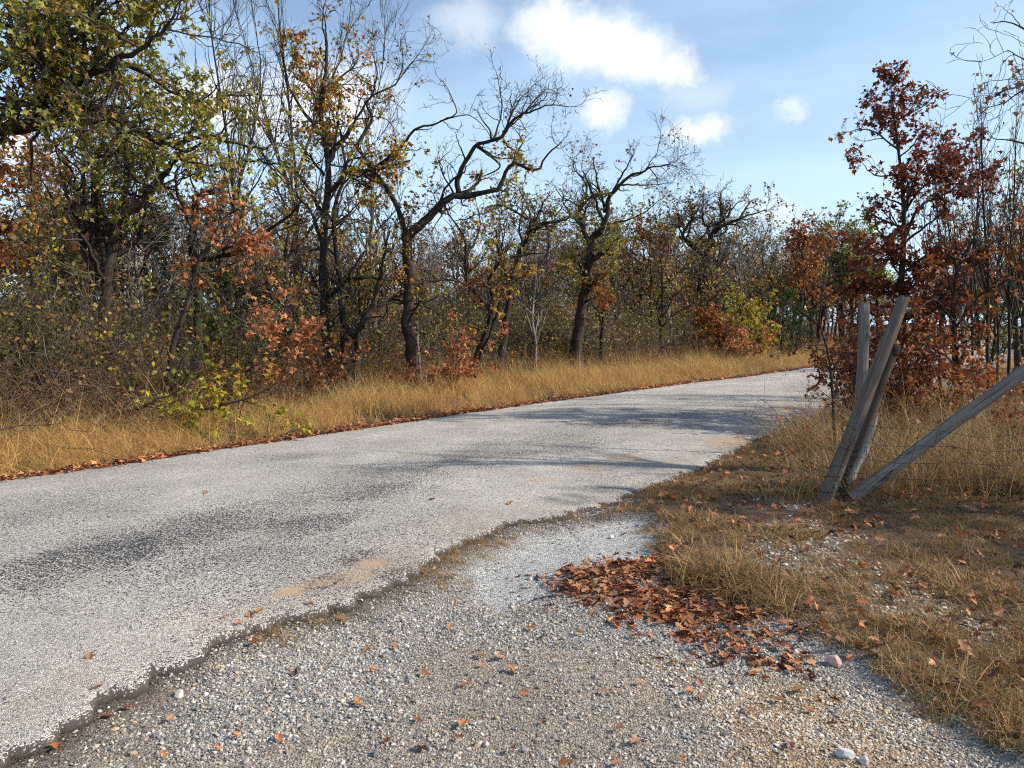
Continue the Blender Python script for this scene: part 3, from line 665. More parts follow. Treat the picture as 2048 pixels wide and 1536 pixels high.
hero('oak_tree', 'stout oak with pale leaning trunk and round bare crown against the sky', Y,
     [(1148, 800), (1150, 720), (1160, 640), (1172, 560), (1182, 480)], (.235, .15),
     [([(1180, 485), (1164, 455), (1156, 425), (1175, 380), (1150, 340), (1140, 315)], .10, .014),
      ([(1182, 480), (1210, 440), (1222, 390), (1265, 352), (1325, 330), (1350, 335)], .13, .015),
      ([(1210, 425), (1192, 350), (1187, 312)], .065, .012), ([(1222, 390), (1258, 325), (1270, 300)], .055, .012),
      ([(1172, 560), (1150, 520), (1118, 545)], .05, .015), ([(1215, 450), (1280, 430), (1330, 390)], .05, .012), ([(1240, 370), (1300, 370), (1345, 365)], .04, .01),
      ([(1176, 530), (1215, 500), (1240, 470)], .05, .015), ([(1165, 610), (1200, 590), (1215, 600)], .035, .012), ([(1164, 455), (1130, 410), (1125, 370)], .05, .012)],
     lv(GNARL, dens=(3.4, 5.0, 5.0), lmax=(1.6, .9, .45)),
     [dict(per=.5, pal='brown', size=.10, keep=clumpy(.5, 1.2)), dict(per=4, pal='olive', size=.12, keep=blob_keep([(1215, 515, 60, .95), (1245, 495, 50, .95), (1130, 540, 45, .8), (1230, 450, 50, .4), (1190, 440, 50, .35)], Y)),
      dict(per=7, pal='rustgold', size=.13, keep=blob_keep([(1200, 585, 35, 1.), (1215, 605, 30, 1.)], Y))], 21, wander=1.6)
Y = 36.0
hero('oak_tree', 'distant oak with black twisted crown of bare crooked branches above brushwood', Y,
     [(1402, 780), (1396, 700), (1402, 620), (1408, 545), (1416, 505)], (.33, .24),
     [([(1416, 505), (1426, 485), (1420, 468), (1450, 452), (1490, 432), (1535, 420)], .19, .03), ([(1410, 515), (1388, 495), (1366, 468), (1385, 430), (1376, 395)], .17, .03),
      ([(1450, 452), (1440, 415), (1442, 388)], .10, .02), ([(1388, 495), (1350, 470), (1335, 450)], .10, .02), ([(1480, 436), (1500, 405), (1510, 400)], .08, .02), ([(1420, 470), (1405, 430), (1410, 385)], .09, .02)],
     lv(GNARL, dens=(2.6, 3.4, 3.4), lmax=(2.2, 1.2, .65), n=(9, 6, 4)), [dict(per=.9, pal='brown', size=.14, tmpl=DIA, keep=clumpy(.6, 1.0))], 22, rmin=.010, wander=2.2)
# --- tall bare trees behind, fine upright twigs
UP = [dict(dens=1.3, t0=.1, ang=.55, ratio=.35, lmax=2.6, n=8, jit=.10, up=.28, k=4), dict(dens=2.0, t0=.15, ang=.5, ratio=.5, lmax=1.2, n=6, jit=.12, up=.2, k=3), dict(dens=2.5, t0=.2, ang=.5, ratio=.5, lmax=.6, n=4, jit=.12, up=.15, k=3)]
hero('bare_tree', 'tall leafless tree with fine upright twigs rising above gold-leaved oak', 24.0, [(600, 800), (595, 560), (590, 330), (570, 140), (555, -20), (560, -90)], (.085, .014),
     [([(592, 420), (540, 260), (500, 120), (470, 10)], .06, .012), ([(590, 360), (640, 220), (690, 90), (705, -20)], .06, .012), ([(594, 500), (700, 330), (760, 160), (770, 30)], .055, .01)], lv(UP, dens=(2.2, 2.4, 2.5)), [], 23, rmin=.006, t0_trunk=.35, wander=2)
hero('bare_tree', 'leafless grey tree with thin whippy branches behind the crooked oaks', 21.0, [(470, 800), (475, 560), (465, 360), (440, 180), (420, 40), (425, -60)], (.08, .014),
     [([(468, 400), (510, 250), (520, 120), (500, 0)], .05, .012), ([(465, 360), (400, 230), (390, 90)], .05, .01)], lv(UP, dens=(2.0, 2.4, 2.5)), [], 24, rmin=.005, t0_trunk=.35, wander=2)
hero('bare_tree', 'pale grey leafless tree between the big half bare oak and straight oak', 22.0, [(752, 800), (750, 650), (740, 520), (745, 400), (735, 300)], (.10, .02),
     [([(748, 600), (790, 480), (800, 380)], .05, .01), ([(742, 520), (700, 430), (690, 350)], .045, .01)], lv(UP, dens=(2.6, 2.6, 2.5)), [], 25, bark=M_BARKG, rmin=.007, t0_trunk=.35, wander=2)

# --- right side: red oak, its saplings, bare shoots, the limb from beyond the frame
REDL = [dict(dens=4.2, t0=.2, ang=1.0, ratio=.30, lmax=1.35, n=8, jit=.16, up=.16, k=5), dict(dens=5.0, t0=.15, ang=.85, ratio=.5, lmax=.6, n=5, jit=.2, up=.05, k=4), dict(dens=6.5, t0=.1, ang=.8, ratio=.55, lmax=.28, n=4, jit=.22, up=.0, k=3)]
Y = 12.5
hero('red_oak_tree', 'slender red oak in full dark red leaf behind the leaning fence posts', Y,
     [(1808, 900), (1806, 760), (1804, 640), (1806, 520), (1808, 430), (1800, 340), (1793, 260), (1782, 190)], (.095, .012),
     [([(1807, 480), (1830, 430), (1855, 405), (1920, 380), (1970, 390)], .04, .008), ([(1801, 345), (1830, 312), (1885, 300), (1930, 315)], .024, .006), ([(1806, 430), (1850, 370), (1905, 350), (1950, 365)], .024, .006), ([(1805, 410), (1760, 395), (1735, 420)], .02, .006), ([(1794, 265), (1755, 225), (1745, 205)], .014, .005), ([(1798, 300), (1740, 260), (1690, 265)], .022, .006),
      ([(1800, 350), (1750, 350), (1720, 320)], .02, .006), ([(1806, 540), (1760, 490), (1725, 490)], .024, .006), ([(1795, 240), (1850, 210), (1862, 195)], .016, .005), ([(1806, 590), (1870, 540), (1930, 510)], .03, .006), ([(1805, 620), (1750, 570), (1700, 580)], .025, .006)],
     lv(REDL, dens=(5.0, 5.4, 6.0), lmax=(.95, .5, .24)),
     [dict(per=4.8, pal='darkred', size=.095, keep=lambda p: np.where(p[:, 2] > 2.0, .95, .5) * sstep(.32, .46, noise3(p, 1.5, 3))),
      dict(per=3.0, pal='rustgold', size=.10, keep=lambda p: np.where(p[:, 2] < 3.0, .9, .06) * sstep(.38, .52, noise3(p, 1.5, 8)))], 31, t0_trunk=.22, wander=.9, flare=1.3, rmin=.004)
Y = 11.5
hero('red_oak_tree', 'smaller red oak with spreading red leaves among the bare upright shoots', Y,
     [(1925, 900), (1918, 760), (1905, 640), (1915, 540), (1950, 470), (1960, 420)], (.065, .012),
     [([(1908, 660), (1960, 590), (2030, 560), (2090, 560)], .028, .006), ([(1905, 640), (1870, 600), (1830, 620)], .025, .006), ([(1915, 540), (1890, 480), (1900, 430)], .025, .006), ([(1918, 740), (1860, 680), (1820, 690)], .022, .006), ([(1930, 510), (2000, 480), (2060, 500)], .022, .006)],
     lv(REDL, dens=(4.5, 5.0, 6.0), lmax=(.8, .45, .22)),
     [dict(per=3.6, pal='russet', size=.105, keep=clumpy(.9, 1.5, .40, .54, 5)), dict(per=1.2, pal='rustgold', size=.1, keep=clumpy(.5, 1.5, .42, .55, 6))], 32, t0_trunk=.3, wander=.8, flare=1.2, rmin=.004)
shoot_specs = [(1882, 13.5, 300, -8, .045), (1940, 14.2, 270, 14, .05), (1978, 12.0, 250, -10, .055), (2015, 13.0, 240, 12, .05), (2052, 11.5, 230, 0, .05), (1912, 15.5, 330, -20, .05), (1990, 16.0, 300, 20, .05), (1850, 16.5, 380, 12, .05)]
shoot_labels = ['bare upright shoot tree nearest the red oak stem', 'bare shoot tree with straight stem behind the smaller red oak', 'bare shoot tree with darkest thick stem above the wooden brace rail', 'bare whippy tree under the overhanging oak limb', 'bare upright tree where the brace rail climbs', 'thin bare pole tree behind red oak leaves', 'thin bare tree by the golden field', 'thin bare tree beside the far glimpse of road']
for i, (px, Y, top, lean, r) in enumerate(shoot_specs):
    hero('bare_tree', shoot_labels[i], Y, [(px, 900), (px + lean * .3, 700), (px + lean * .2, 550), (px + lean, 420), (px + lean * 1.4, top + 60), (px + lean * 1.5, top)], (r * .7, .008),
         [([(px + lean * .2, 600), (px - 30, 480), (px - 34, 360)], .02, .006), ([(px + lean * .3, 660), (px + 34, 540), (px + 44, 400)], .02, .006)],
         lv(UP, dens=(3.0, 3.2, 3.0), lmax=(1.5, .8, .45), ang=(.5, .45, .45)), [dict(per=.25, pal='russet', size=.09)], 40 + i, bark=M_BARK, rmin=.004, t0_trunk=.3, wander=.7, flare=1.2)
Y = 8.0
hero('oak_tree', 'oak standing beside the fence end, bare twisting limbs overhanging the red oak', Y,
     [(2480, 1000), (2470, 760), (2450, 560), (2420, 350), (2400, 200)], (.17, .10),
     [([(2440, 480), (2300, 350), (2180, 310), (2060, 288), (1985, 275)], .06, .008), ([(2420, 350), (2280, 230), (2150, 180), (2050, 170), (1975, 195)], .06, .008),
      ([(2410, 280), (2250, 120), (2120, 70), (2040, 52), (1985, 45)], .055, .007), ([(2400, 200), (2300, 60), (2150, 0), (2060, -20)], .055, .008), ([(2440, 480), (2300, 300), (2160, 190), (2060, 125), (2010, 100)], .04, .006), ([(2400, 200), (2420, 40), (2380, -120)], .07, .012), ([(2410, 260), (2520, 120), (2600, -40)], .06, .012)],
     lv(GNARL, dens=(1.8, 3.0, 4.0), lmax=(.9, .45, .22)), [dict(per=.9, pal='brown', size=.085, tmpl=OAK5, keep=clumpy(.6, 1.5))], 50, rmin=.0035, wander=.8, t0_trunk=.6)
Y = 9.4
hero('bare_sapling', 'thin leafless sapling with crooked stem in front of the squared post', Y,
     [(1668, 960), (1668, 860), (1664, 770), (1655, 700), (1640, 650), (1645, 580), (1652, 510), (1625, 475)], (.026, .008),
     [([(1642, 655), (1590, 615), (1530, 570), (1495, 520)], .014, .004), ([(1648, 580), (1600, 553), (1540, 530)], .012, .004), ([(1645, 600), (1700, 560), (1745, 525)], .012, .004),
      ([(1664, 740), (1690, 712), (1730, 700), (1755, 675)], .015, .005), ([(1650, 530), (1665, 490), (1690, 470)], .009, .004), ([(1652, 690), (1610, 690), (1580, 700)], .01, .004), ([(1666, 800), (1635, 780), (1620, 790)], .008, .0035)],
     [dict(dens=3.5, t0=.2, ang=.8, ratio=.35, lmax=.5, n=6, jit=.2, up=.06, k=4), dict(dens=5, t0=.2, ang=.8, ratio=.5, lmax=.25, n=4, jit=.2, up=.03, k=3), dict(dens=4, t0=.2, ang=.8, ratio=.5, lmax=.12, n=3, jit=.2, up=.0, k=3)],
     [dict(per=.12, pal='russet', size=.07)], 51, rmin=.003, wander=.4, t0_trunk=.35, flare=1.2, cat='sapling')

# ------------------------------------------------------------------ wood behind: tree kinds built once, then copied
def proto_tree(seed, h, r, levels, leafspec, bark, rmin=.011, bend=.05, t0=.3):
    rng = np.random.default_rng(seed); n = 16
    dd = np.cumsum(np.vstack([[0, 0], rng.standard_normal((n - 1, 2)) * bend]), 0) * h * .12
    P0 = np.concatenate([dd, np.linspace(-.15, h * .8, n)[:, None]], 1)[None]; R0 = np.linspace(r, r * .25, n)[None]
    R0[:, 0] *= 1.4
    out = []
    mb = MB(); tubes(mb, P0, R0, 7, .06, rng)
    kw = lambda a: {k: v for k, v in a.items() if k != 'k'}
    PP, RR = P0, R0; tw = []
    for i, a in enumerate(levels):
        b = kw(a)
        if i == 0: b['t0'] = t0
        PP, RR = spawn(rng, PP, RR, rmin=rmin, **b); tubes(mb, PP, RR, a['k']); tw.append(PP)
    out.append(('trunk', mb.mesh('trunk'), bark))
    mb = MB(); nl = 0
    for sp in leafspec:
        pos, tan = leaf_sites(rng, tw[-1], sp['per'], sp.get('keep')); nl += len(pos)
        put_leaves(mb, rng, pos, tan, sp.get('size', .17), sp['pal'], sp.get('tmpl', DIA), sp.get('droop', .3), sp.get('spread', .1))
    if nl: out.append(('leaves', mb.mesh('leaves'), M_LEAF))
    return out
OAKB = [dict(dens=3.6, t0=.3, ang=.85, ratio=.5, lmax=2.9, n=8, jit=.22, up=.16, k=4), dict(dens=4.0, t0=.2, ang=.85, ratio=.5, lmax=1.4, n=6, jit=.3, up=.08, k=3), dict(dens=5.0, t0=.1, ang=.8, ratio=.6, lmax=.8, n=4, jit=.3, up=.05, k=3)]
CED = [dict(dens=7, t0=.05, ang=1.1, ratio=.42, lmax=1.3, n=6, jit=.1, up=.1, k=3), dict(dens=6, t0=.2, ang=.8, ratio=.45, lmax=.5, n=4, jit=.2, up=.05, k=3)]
PROTO = dict(
    olive=proto_tree(101, 7.2, .13, OAKB, [dict(per=3.4, pal='dullolive', keep=clumpy(.75, .8)), dict(per=.5, pal='brown')], M_BARK),
    gold=proto_tree(102, 6.6, .12, OAKB, [dict(per=3.0, pal='olivegold', keep=clumpy(.75, .8)), dict(per=.6, pal='dullolive')], M_BARK),
    brown=proto_tree(103, 6.2, .11, OAKB, [dict(per=2.4, pal='brown', keep=clumpy(.7, .9)), dict(per=.35, pal='rustgold')], M_BARK),
    rust=proto_tree(104, 6.0, .12, OAKB, [dict(per=6.5, pal='rustgold', keep=clumpy(.9, .7, .36, .5)), dict(per=2.0, pal='russet')], M_BARK),
    bare=proto_tree(105, 7.0, .10, lv(OAKB, dens=(3.2, 3.6, 4.0), up=(.25, .15, .1), jit=(.15, .18, .2)), [dict(per=.4, pal='brown')], M_BARKG),
    thin=proto_tree(106, 5.0, .06, lv(OAKB, dens=(3.2, 3.6, 4.0), lmax=(1.6, .9, .45)), [dict(per=1.2, pal='brown', keep=clumpy(.6, 1.0)), dict(per=.5, pal='yellow')], M_BARKG),
    cedar=proto_tree(107, 3.6, .08, CED, [dict(per=26, pal='cedar', size=.11, tmpl=NEEDLE, droop=0, spread=.06), dict(per=6, pal='green', size=.10, tmpl=NEEDLE, droop=0, spread=.06)], M_BARK, t0=.04),
    green=proto_tree(108, 7.5, .15, OAKB, [dict(per=12, pal=[(.17, .19, .05), (.21, .22, .055), (.13, .15, .04), (.27, .24, .05)], size=.2, keep=clumpy(1., .7, .34, .5))], M_BARK),
)
LABELS = dict(olive='dull olive oak standing back in the crowded wood', gold='gold and olive leaved oak deep in the wood', brown='brown leaved oak with dark trunk deep in the wood',
              rust='oak with dense rust orange crown', bare='grey leafless tree deep in the wood', thin='thin pole tree with few brown leaves in the wood', cedar='dark green cedar in the wood', green='full pale green tree beyond the bend of the verge')
GROUPS = {k: k + ' trees of the wood' for k in PROTO}
def place(kind, x, y, sc=1.0, rz=0.0, label=None, group='', sz=None, z=None):
    z = float(ground_z(x, y)) if z is None else z
    root = empty(dict(cedar='cedar_tree', bare='bare_tree', thin='pole_tree').get(kind, 'oak_tree'), (x, y, z)); root.rotation_euler.z = rz; root.scale = (sc, sc, sz or sc)
    tag(root, label or LABELS[kind], 'tree', (GROUPS[kind] if group == '' else group))
    for nm, me, ma in PROTO[kind]:
        if not me.materials: me.materials.append(ma)
        o = bpy.data.objects.new(nm, me); COL.objects.link(o); o.parent = root
        if nm == 'leaves': o['kind'] = 'stuff'
    return root
BEHIND = [(0, 'behind the low-limbed big oak'), (215, 'behind the crooked forked oak'), (392, 'behind the orange leaved sapling'), (540, 'between orange sapling and straight gold oak'), (655, 'behind the straight gold-leaved oak'), (750, 'left of the half bare oak, further back'), (822, 'behind the big half bare oak'), (935, 'behind the oak with the russet seedling'),
          (1010, 'behind the thin right-leaning oak'), (1080, 'between the leaning oak and the stout oak'), (1155, 'behind the stout pale-trunked oak'), (1260, 'between the stout oak and the black twisted crown'), (1395, 'behind the black twisted oak'), (1500, 'behind the gold bushes and verge cedars'), (1620, 'behind the rust crowned oak at the wood end')]
KINDW = dict(olive='dull olive oak', gold='gold leaved oak', brown='brown leaved oak', rust='rust orange oak', bare='grey leafless tree', thin='thin pole tree', cedar='dark green cedar', green='pale green tree')
def wood_label(kind, px, sc, y):
    w = min(BEHIND, key=lambda q: abs(q[0] - px))[1]
    return ('tall ' if sc > 1.05 else 'small ' if sc < .8 else '') + KINDW[kind] + ' ' + w + (', far back' if y > 42 and 'further' not in w else '')
rb = np.random.default_rng(77)
pts = []
tries = 0
while len(pts) < 205 and tries < 9000:
    tries += 1
    s = rb.uniform(3, 88); n = -rb.uniform(14.5, 44) if rb.random() < .6 else -rb.uniform(13.2, 20)
    if s > 45: n += -(s - 45) * .08
    x, y = xy(n, s)
    px = 1024 + FPX * x / y if y > 5 else 9999
    if px < -160 or px > 1720: continue
    if y < 15: continue
    if any((x - a) ** 2 + (y - b) ** 2 < (1.45 + .012 * y) ** 2 for a, b in pts): continue
    pts.append((x, y))
for x, y in pts:
    kind = rb.choice(['olive', 'gold', 'brown', 'rust', 'bare', 'thin', 'cedar', 'green'], p=[.20, .13, .14, .04, .23, .21, .05, .0])
    top = 6.8 if y < 30 else 7.5
    px = 1024 + FPX * x / y
    # the crowns of the wood stay below the taller roadside oaks
    lim = np.interp(px, [0, 350, 500, 700, 900, 1100, 1330, 1420, 1560, 1720], [320, 335, 385, 425, 440, 435, 425, 430, 430, 470])
    hmax = (650 - lim) / FPX * y + 1.7
    sc = hmax * rb.uniform(.72, 1.0) / dict(cedar=3.6, thin=5.0, brown=6.0, rust=5.8).get(kind, 6.7)
    if kind == 'cedar': sc = min(sc, rb.uniform(.6, 1.2))
    if kind == 'thin': sc = min(sc, 1.25)
    sc = min(sc, 1.3)
    if sc < .5: kind = 'thin'; sc = .8
    place(kind, x, y, sc, rb.uniform(0, 6.28), wood_label(kind, px, sc, y))
# a few that the photograph singles out
def pxy(px, Y): return (px - 1024) / FPX * Y, Y
place('rust', *pxy(1598, 41), 1.18, 1.0, 'rust orange crowned oak where the wood edge meets the far road', None)
place('green', *pxy(1690, 50), 1.2, 2.0, 'full pale green tree nearest the end of the wood', None)
place('green', *pxy(1752, 54), 1.15, .5, 'full pale green tree behind the red oak', None)
place('green', *pxy(1640, 54), 1.2, 4.0, 'full pale green tree behind the rust crowned oak', None)
place('cedar', *pxy(1565, 34), .95, 0, 'dark green cedar at the verge below the rust crowned oak', None)
place('cedar', *pxy(1600, 38), .8, 2, 'small green cedar beside the taller verge cedar', None)
place('gold', *pxy(1500, 34), .55, 0, 'small gold leaved oak beside the verge cedars', None)
place('gold', *pxy(1535, 40), .85, 3, 'gold leaved oak behind the verge cedars', None)
place('cedar', *pxy(300, 19), 1.35, 1, 'tall dark cedar between the crooked olive oaks', None)
place('cedar', *pxy(450, 17), .8, 2, 'bushy green cedar behind the orange sapling', None)
place('cedar', *pxy(1175, 30), .7, 2, 'small cedar behind the stout leaning oak', None)
for px, Yv, kd, sc, lb in [(1950, 48, 'olive', 1.0, 'dull olive oak beyond the golden field'), (2050, 40, 'brown', 1.1, 'brown oak beyond the golden field'), (2150, 36, 'cedar', 1.6, 'dark cedar beyond the golden field'), (1880, 75, 'olive', 1.1, 'olive oak across the far road bend'),
                           (1830, 95, 'brown', 1.2, 'brown oak closing the far road'), (1985, 33, 'cedar', 1.15, 'dark cedar behind the bare shoots'), (2030, 60, 'olive', 1.2, 'olive oak at the back of the field'), (1790, 88, 'bare', 1.2, 'grey bare tree closing the far road'), (1900, 100, 'green', 1.1, 'pale green tree far across the road'),
                           (1760, 100, 'brown', 1.2, 'brown oak far behind the red oak'), (2120, 58, 'brown', 1.2, 'brown oak at the far right of the field'), (1960, 85, 'brown', 1.2, 'brown oak far over the field')]:
    place(kd, *pxy(px, Yv), sc, px * .1, lb, None)
for i in range(18):
    px, Yv = 1890 + 20 * i + rb.uniform(-14, 14), rb.uniform(20, 60); kd = ['brown', 'olive', 'bare', 'thin', 'brown', 'cedar'][i % 6]
    place(kd, *pxy(px, Yv), rb.uniform(.8, 1.2), i * 1.1, KINDW[kd] + ' standing in the golden field behind the bare upright shoots')
for i in range(26):
    px, Yv = 1700 + 24 * i + rb.uniform(-12, 12), rb.uniform(78, 125); kd = ['brown', 'olive', 'gold', 'olive', 'bare', 'brown'][i % 6]
    if abs(px - 1852) < 26: Yv = 128
    place(kd, *pxy(px, Yv), rb.uniform(1.1, 1.45), i * .9, KINDW[kd] + ' in the tree line that closes the field', sz=rb.uniform(1.0, 1.3))
# trees that stand to the right of the driveway and shade it
for i, (x, y, kd, sc, lb) in enumerate([(8.9, 6.0, 'brown', .85, 'brown oak shading the fence posts'), (11.4, 4.6, 'gold', .9, 'gold leaved oak beside the gravel drive')]):
    place(kd, x, y, sc, i * 1.7, lb, None)
# ------------------------------------------------------------------ shrubs and seedlings
def shrub(name, label, px, Y, h, spread, pal, per, seed, size=.10, stems=7, tmpl=OAK5, wood=None, dens=(6, 8), loc=None, group=None, cat='shrub', lean=0):
    rng = np.random.default_rng(seed)
    x, y = pxy(px, Y) if loc is None else loc
    z = float(ground_z(x, y)); root = empty(name, (x, y, z)); tag(root, label, cat, group)
    n = 8; a = rng.uniform(0, 2 * PI, stems); P = np.zeros((stems, n, 3)); P[:, 0] = np.array((x, y, z - .05)) + np.stack([np.cos(a), np.sin(a), 0 * a], 1) * .06
    dd = unit(np.stack([np.cos(a) * spread + lean, np.sin(a) * spread, np.full(stems, h)], 1)); Ls = np.hypot(h, spread) * rng.uniform(.6, 1.1, stems)
    for i in range(1, n):
        dd = unit(dd + rng.standard_normal(dd.shape) * .14 + np.array((0, 0, -.03))); P[:, i] = P[:, i - 1] + dd * (Ls / (n - 1))[:, None]
    R = np.linspace(.011, .004, n)[None] * np.ones((stems, 1)) * (h / 1.2) ** .5
    mb = MB(); tubes(mb, P, R, 4)
    P1, R1 = spawn(rng, P, R, dens[0], .2, .8, .5, .6, 5, .2, .05, rmin=.003); tubes(mb, P1, R1, 3)
    P2, R2 = spawn(rng, P1, R1, dens[1], .1, .8, .6, .25, 4, .25, 0, rmin=.003); tubes(mb, P2, R2, 3)
    mb.build('stems', wood or M_TWIG, root)
    mb = MB()
    for PPx in (P1, P2):
        pos, tan = leaf_sites(rng, PPx, per); put_leaves(mb, rng, pos, tan, size, pal, tmpl, .3, .03)
    tag(mb.build('leaves', M_LEAF, root), kind='stuff')
    return root
shrub('oak_seedling', 'yellow-green leafy oak seedling low in the straw grass beside the dead brush', 405, 10.9, .62, .45, 'yellow', 3.4, 201, .11)
shrub('oak_seedling', 'yellow and orange oak seedling standing above the dead brush', 470, 11.6, .95, .35, [(.40, .27, .022), (.30, .27, .022), (.40, .16, .03), (.25, .22, .025)], 2.6, 202, .11)
shrub('oak_seedling', 'green-yellow low seedling spreading right of the dead brush', 535, 11.0, .5, .4, 'yellow', 2.4, 203, .10)
shrub('greenbrier_vine', 'bright yellow-green vine leaves climbing high over the thicket', 50, 12.6, 3.3, .7, 'yellow', 1.0, 204, .07, 8, DIA)
shrub('greenbrier_vine', 'scattered yellow vine leaves hanging in the shaded brush', 300, 11.6, 1.9, .6, 'yellow', .4, 205, .085, 7, DIA)
shrub('greenbrier_vine', 'green vine leaves round the foot of the orange sapling', 440, 13.2, 2.2, .7, 'green', 1.4, 206, .09, 7, DIA)
shrub('russet_shrub', 'russet leaved shrub at the foot of the straight gold oak', 640, 14.6, 1.35, .8, 'russet', 2.2, 207, .10, 9)
shrub('russet_shrub', 'bright orange-red seedling beside the half bare oak trunk', 908, 17.0, 1.45, .45, 'orange', 3.0, 208, .11, 7)
shrub('russet_shrub', 'low red-brown shrub spreading under the half bare oak', 855, 16.4, .75, .7, 'russet', 2.2, 209, .10, 8)
shrub('russet_shrub', 'low rusty shrub in the grass left of the russet shrub', 575, 14.0, 1.1, .8, 'rustgold', 1.4, 210, .10, 8)
shrub('gold_shrub', 'gold leaved bush at the wood edge before the distant twisted oak', 1455, 31.0, 2.4, 1.0, 'rustgold', 3.0, 211, .17, 9)
shrub('gold_shrub', 'yellow leaved bush at the wood edge beside the verge cedar', 1500, 30.5, 2.6, 1.0, 'yellow', 2.2, 212, .16, 9)
shrub('gold_shrub', 'orange leaved bush low at the wood edge', 1478, 29.5, 1.5, .8, 'orange', 2.4, 213, .15, 8)
shrub('russet_shrub', 'dense russet oak brush behind the squared post', 1735, 11.2, 1.5, .6, 'russet', 2.0, 214, .095, 12, dens=(8, 9))
shrub('russet_shrub', 'russet oak brush under the red oak', 1775, 12.0, 1.9, .9, 'darkred', 2.0, 215, .095, 12, dens=(8, 9))
shrub('russet_shrub', 'rusty leaf brush between the red oak and brace rail', 1870, 11.0, 1.1, .8, 'rustgold', 2.4, 216, .10, 10, dens=(7, 8))
shrub('russet_shrub', 'low russet brush behind the brace rail', 1960, 10.2, .8, .8, 'russet', 2.2, 217, .09, 10)
shrub('russet_shrub', 'dark red brush hanging over the road side by the bare sapling', 1735, 13.4, 1.6, .8, 'russet', 1.9, 218, .095, 10, dens=(8, 9))
shrub('russet_shrub', 'rusty brush where the brace rail leaves the leaf litter', 2020, 12.5, 1.3, .9, 'rustgold', 1.6, 219, .10, 10)
for i, (px, Yv, h) in enumerate([(1210, 26, 1.2), (1265, 26, 1.5), (1310, 28, 1.4), (1350, 28.5, 1.8), (1090, 23, 1.0), (1620, 36, .9), (760, 19.5, 1.4)]):
    shrub('bare_bush', 'bare twiggy grey bush in the tall grass at the wood edge', px, Yv, h, .8, 'brown', .25, 230 + i, .1, 10, DIA, M_DRYTWIG, (5, 5), group='bare bushes along the wood edge')
# the heap of dead branches
rng = np.random.default_rng(300)
x0, y0 = pxy(255, 10.9); root = tag(empty('dead_branch_heap', (x0, y0, float(ground_z(x0, y0)))), 'heap of dead grey branches lying in the straw grass', 'dead branches')
for j in range(9):
    a = rng.uniform(-.5, .6); c = np.array((x0 + rng.uniform(-.9, .6), y0 + rng.uniform(-.4, .7), float(ground_z(x0, y0)) + rng.uniform(.02, .2)))
    L_ = rng.uniform(.9, 1.9); dd = np.array((math.cos(a), rng.uniform(-.4, .4), rng.uniform(.05, .5))); dd /= np.linalg.norm(dd); dd[0] *= rng.choice([-1, 1])
    P = c + dd * np.linspace(0, L_, 10)[:, None] + np.cumsum(rng.standard_normal((10, 3)) * .025, 0); R = np.linspace(rng.uniform(.02, .045), .008, 10)
    mb = MB(); tubes(mb, P[None], R[None], 6, .08, rng); P1, R1 = spawn(rng, P[None], R[None], 4, .15, .8, .4, .7, 6, .25, .05, rmin=.004); tubes(mb, P1, R1, 4)
    P2, R2 = spawn(rng, P1, R1, 6, .1, .8, .5, .35, 4, .25, .0, rmin=.003); tubes(mb, P2, R2, 3)
    mb.build('dead_branch', M_DRYTWIG if j % 3 else M_TWIG, root)

# ------------------------------------------------------------------ undergrowth: uncountable tangle of dry stems in the wood
rng = np.random.default_rng(310)
def tangle(name, label, M, sfun, hlo, hhi, r, wood, leaf_per=0.0, pal='brown', arch=.10, n=9, k=3, leafsize=.09, seed=1):
    rng = np.random.default_rng(seed)
    x, y = sfun(rng, M); z = ground_z(x, y)
    P = np.zeros((M, n, 3)); P[:, 0] = np.stack([x, y, z - .03], 1)
    dd = unit(np.stack([rng.normal(0, .55, M), rng.normal(0, .55, M), np.ones(M)], 1)); Ls = rng.uniform(hlo, hhi, M)
    for i in range(1, n):
        dd = unit(dd + rng.standard_normal(dd.shape) * .22 + np.array((0, 0, -arch))); P[:, i] = P[:, i - 1] + dd * (Ls / (n - 1))[:, None]
    R = np.linspace(1, .5, n)[None] * r * rng.uniform(.6, 1.5, M)[:, None]
    mb = MB(); tubes(mb, P, R, k)
    P1, R1 = spawn(rng, P, R, 1.6, .25, .8, .4, .7, 5, .25, 0, rmin=r * .5); tubes(mb, P1, R1, k)
    o = tag(mb.build(name, wood), label, 'undergrowth', kind='stuff')
    if leaf_per:
        mb = MB(); pos, tan = leaf_sites(rng, P1, leaf_per, clumpy(1., 1.0, .4, .58)); put_leaves(mb, rng, pos, tan, leafsize, pal, DIA, .3, .05)
        tag(mb.build('leaves', M_LEAF, o), kind='stuff')
    return o
def sf_left(rng, M):
    s = rng.uniform(-3, 9, M); n = left_n(s) - 1.25 - rng.gamma(1.8, 1.3, M) - .12 * np.clip(s - 3, 0, None); return xy(n, s)
tangle('undergrowth', 'dense tangle of dry tan stems at the left wood edge', 1700, sf_left, .7, 2.7, .006, M_DRYTWIG, 1.0, 'brown', .12, 9, 3, .085, 311)
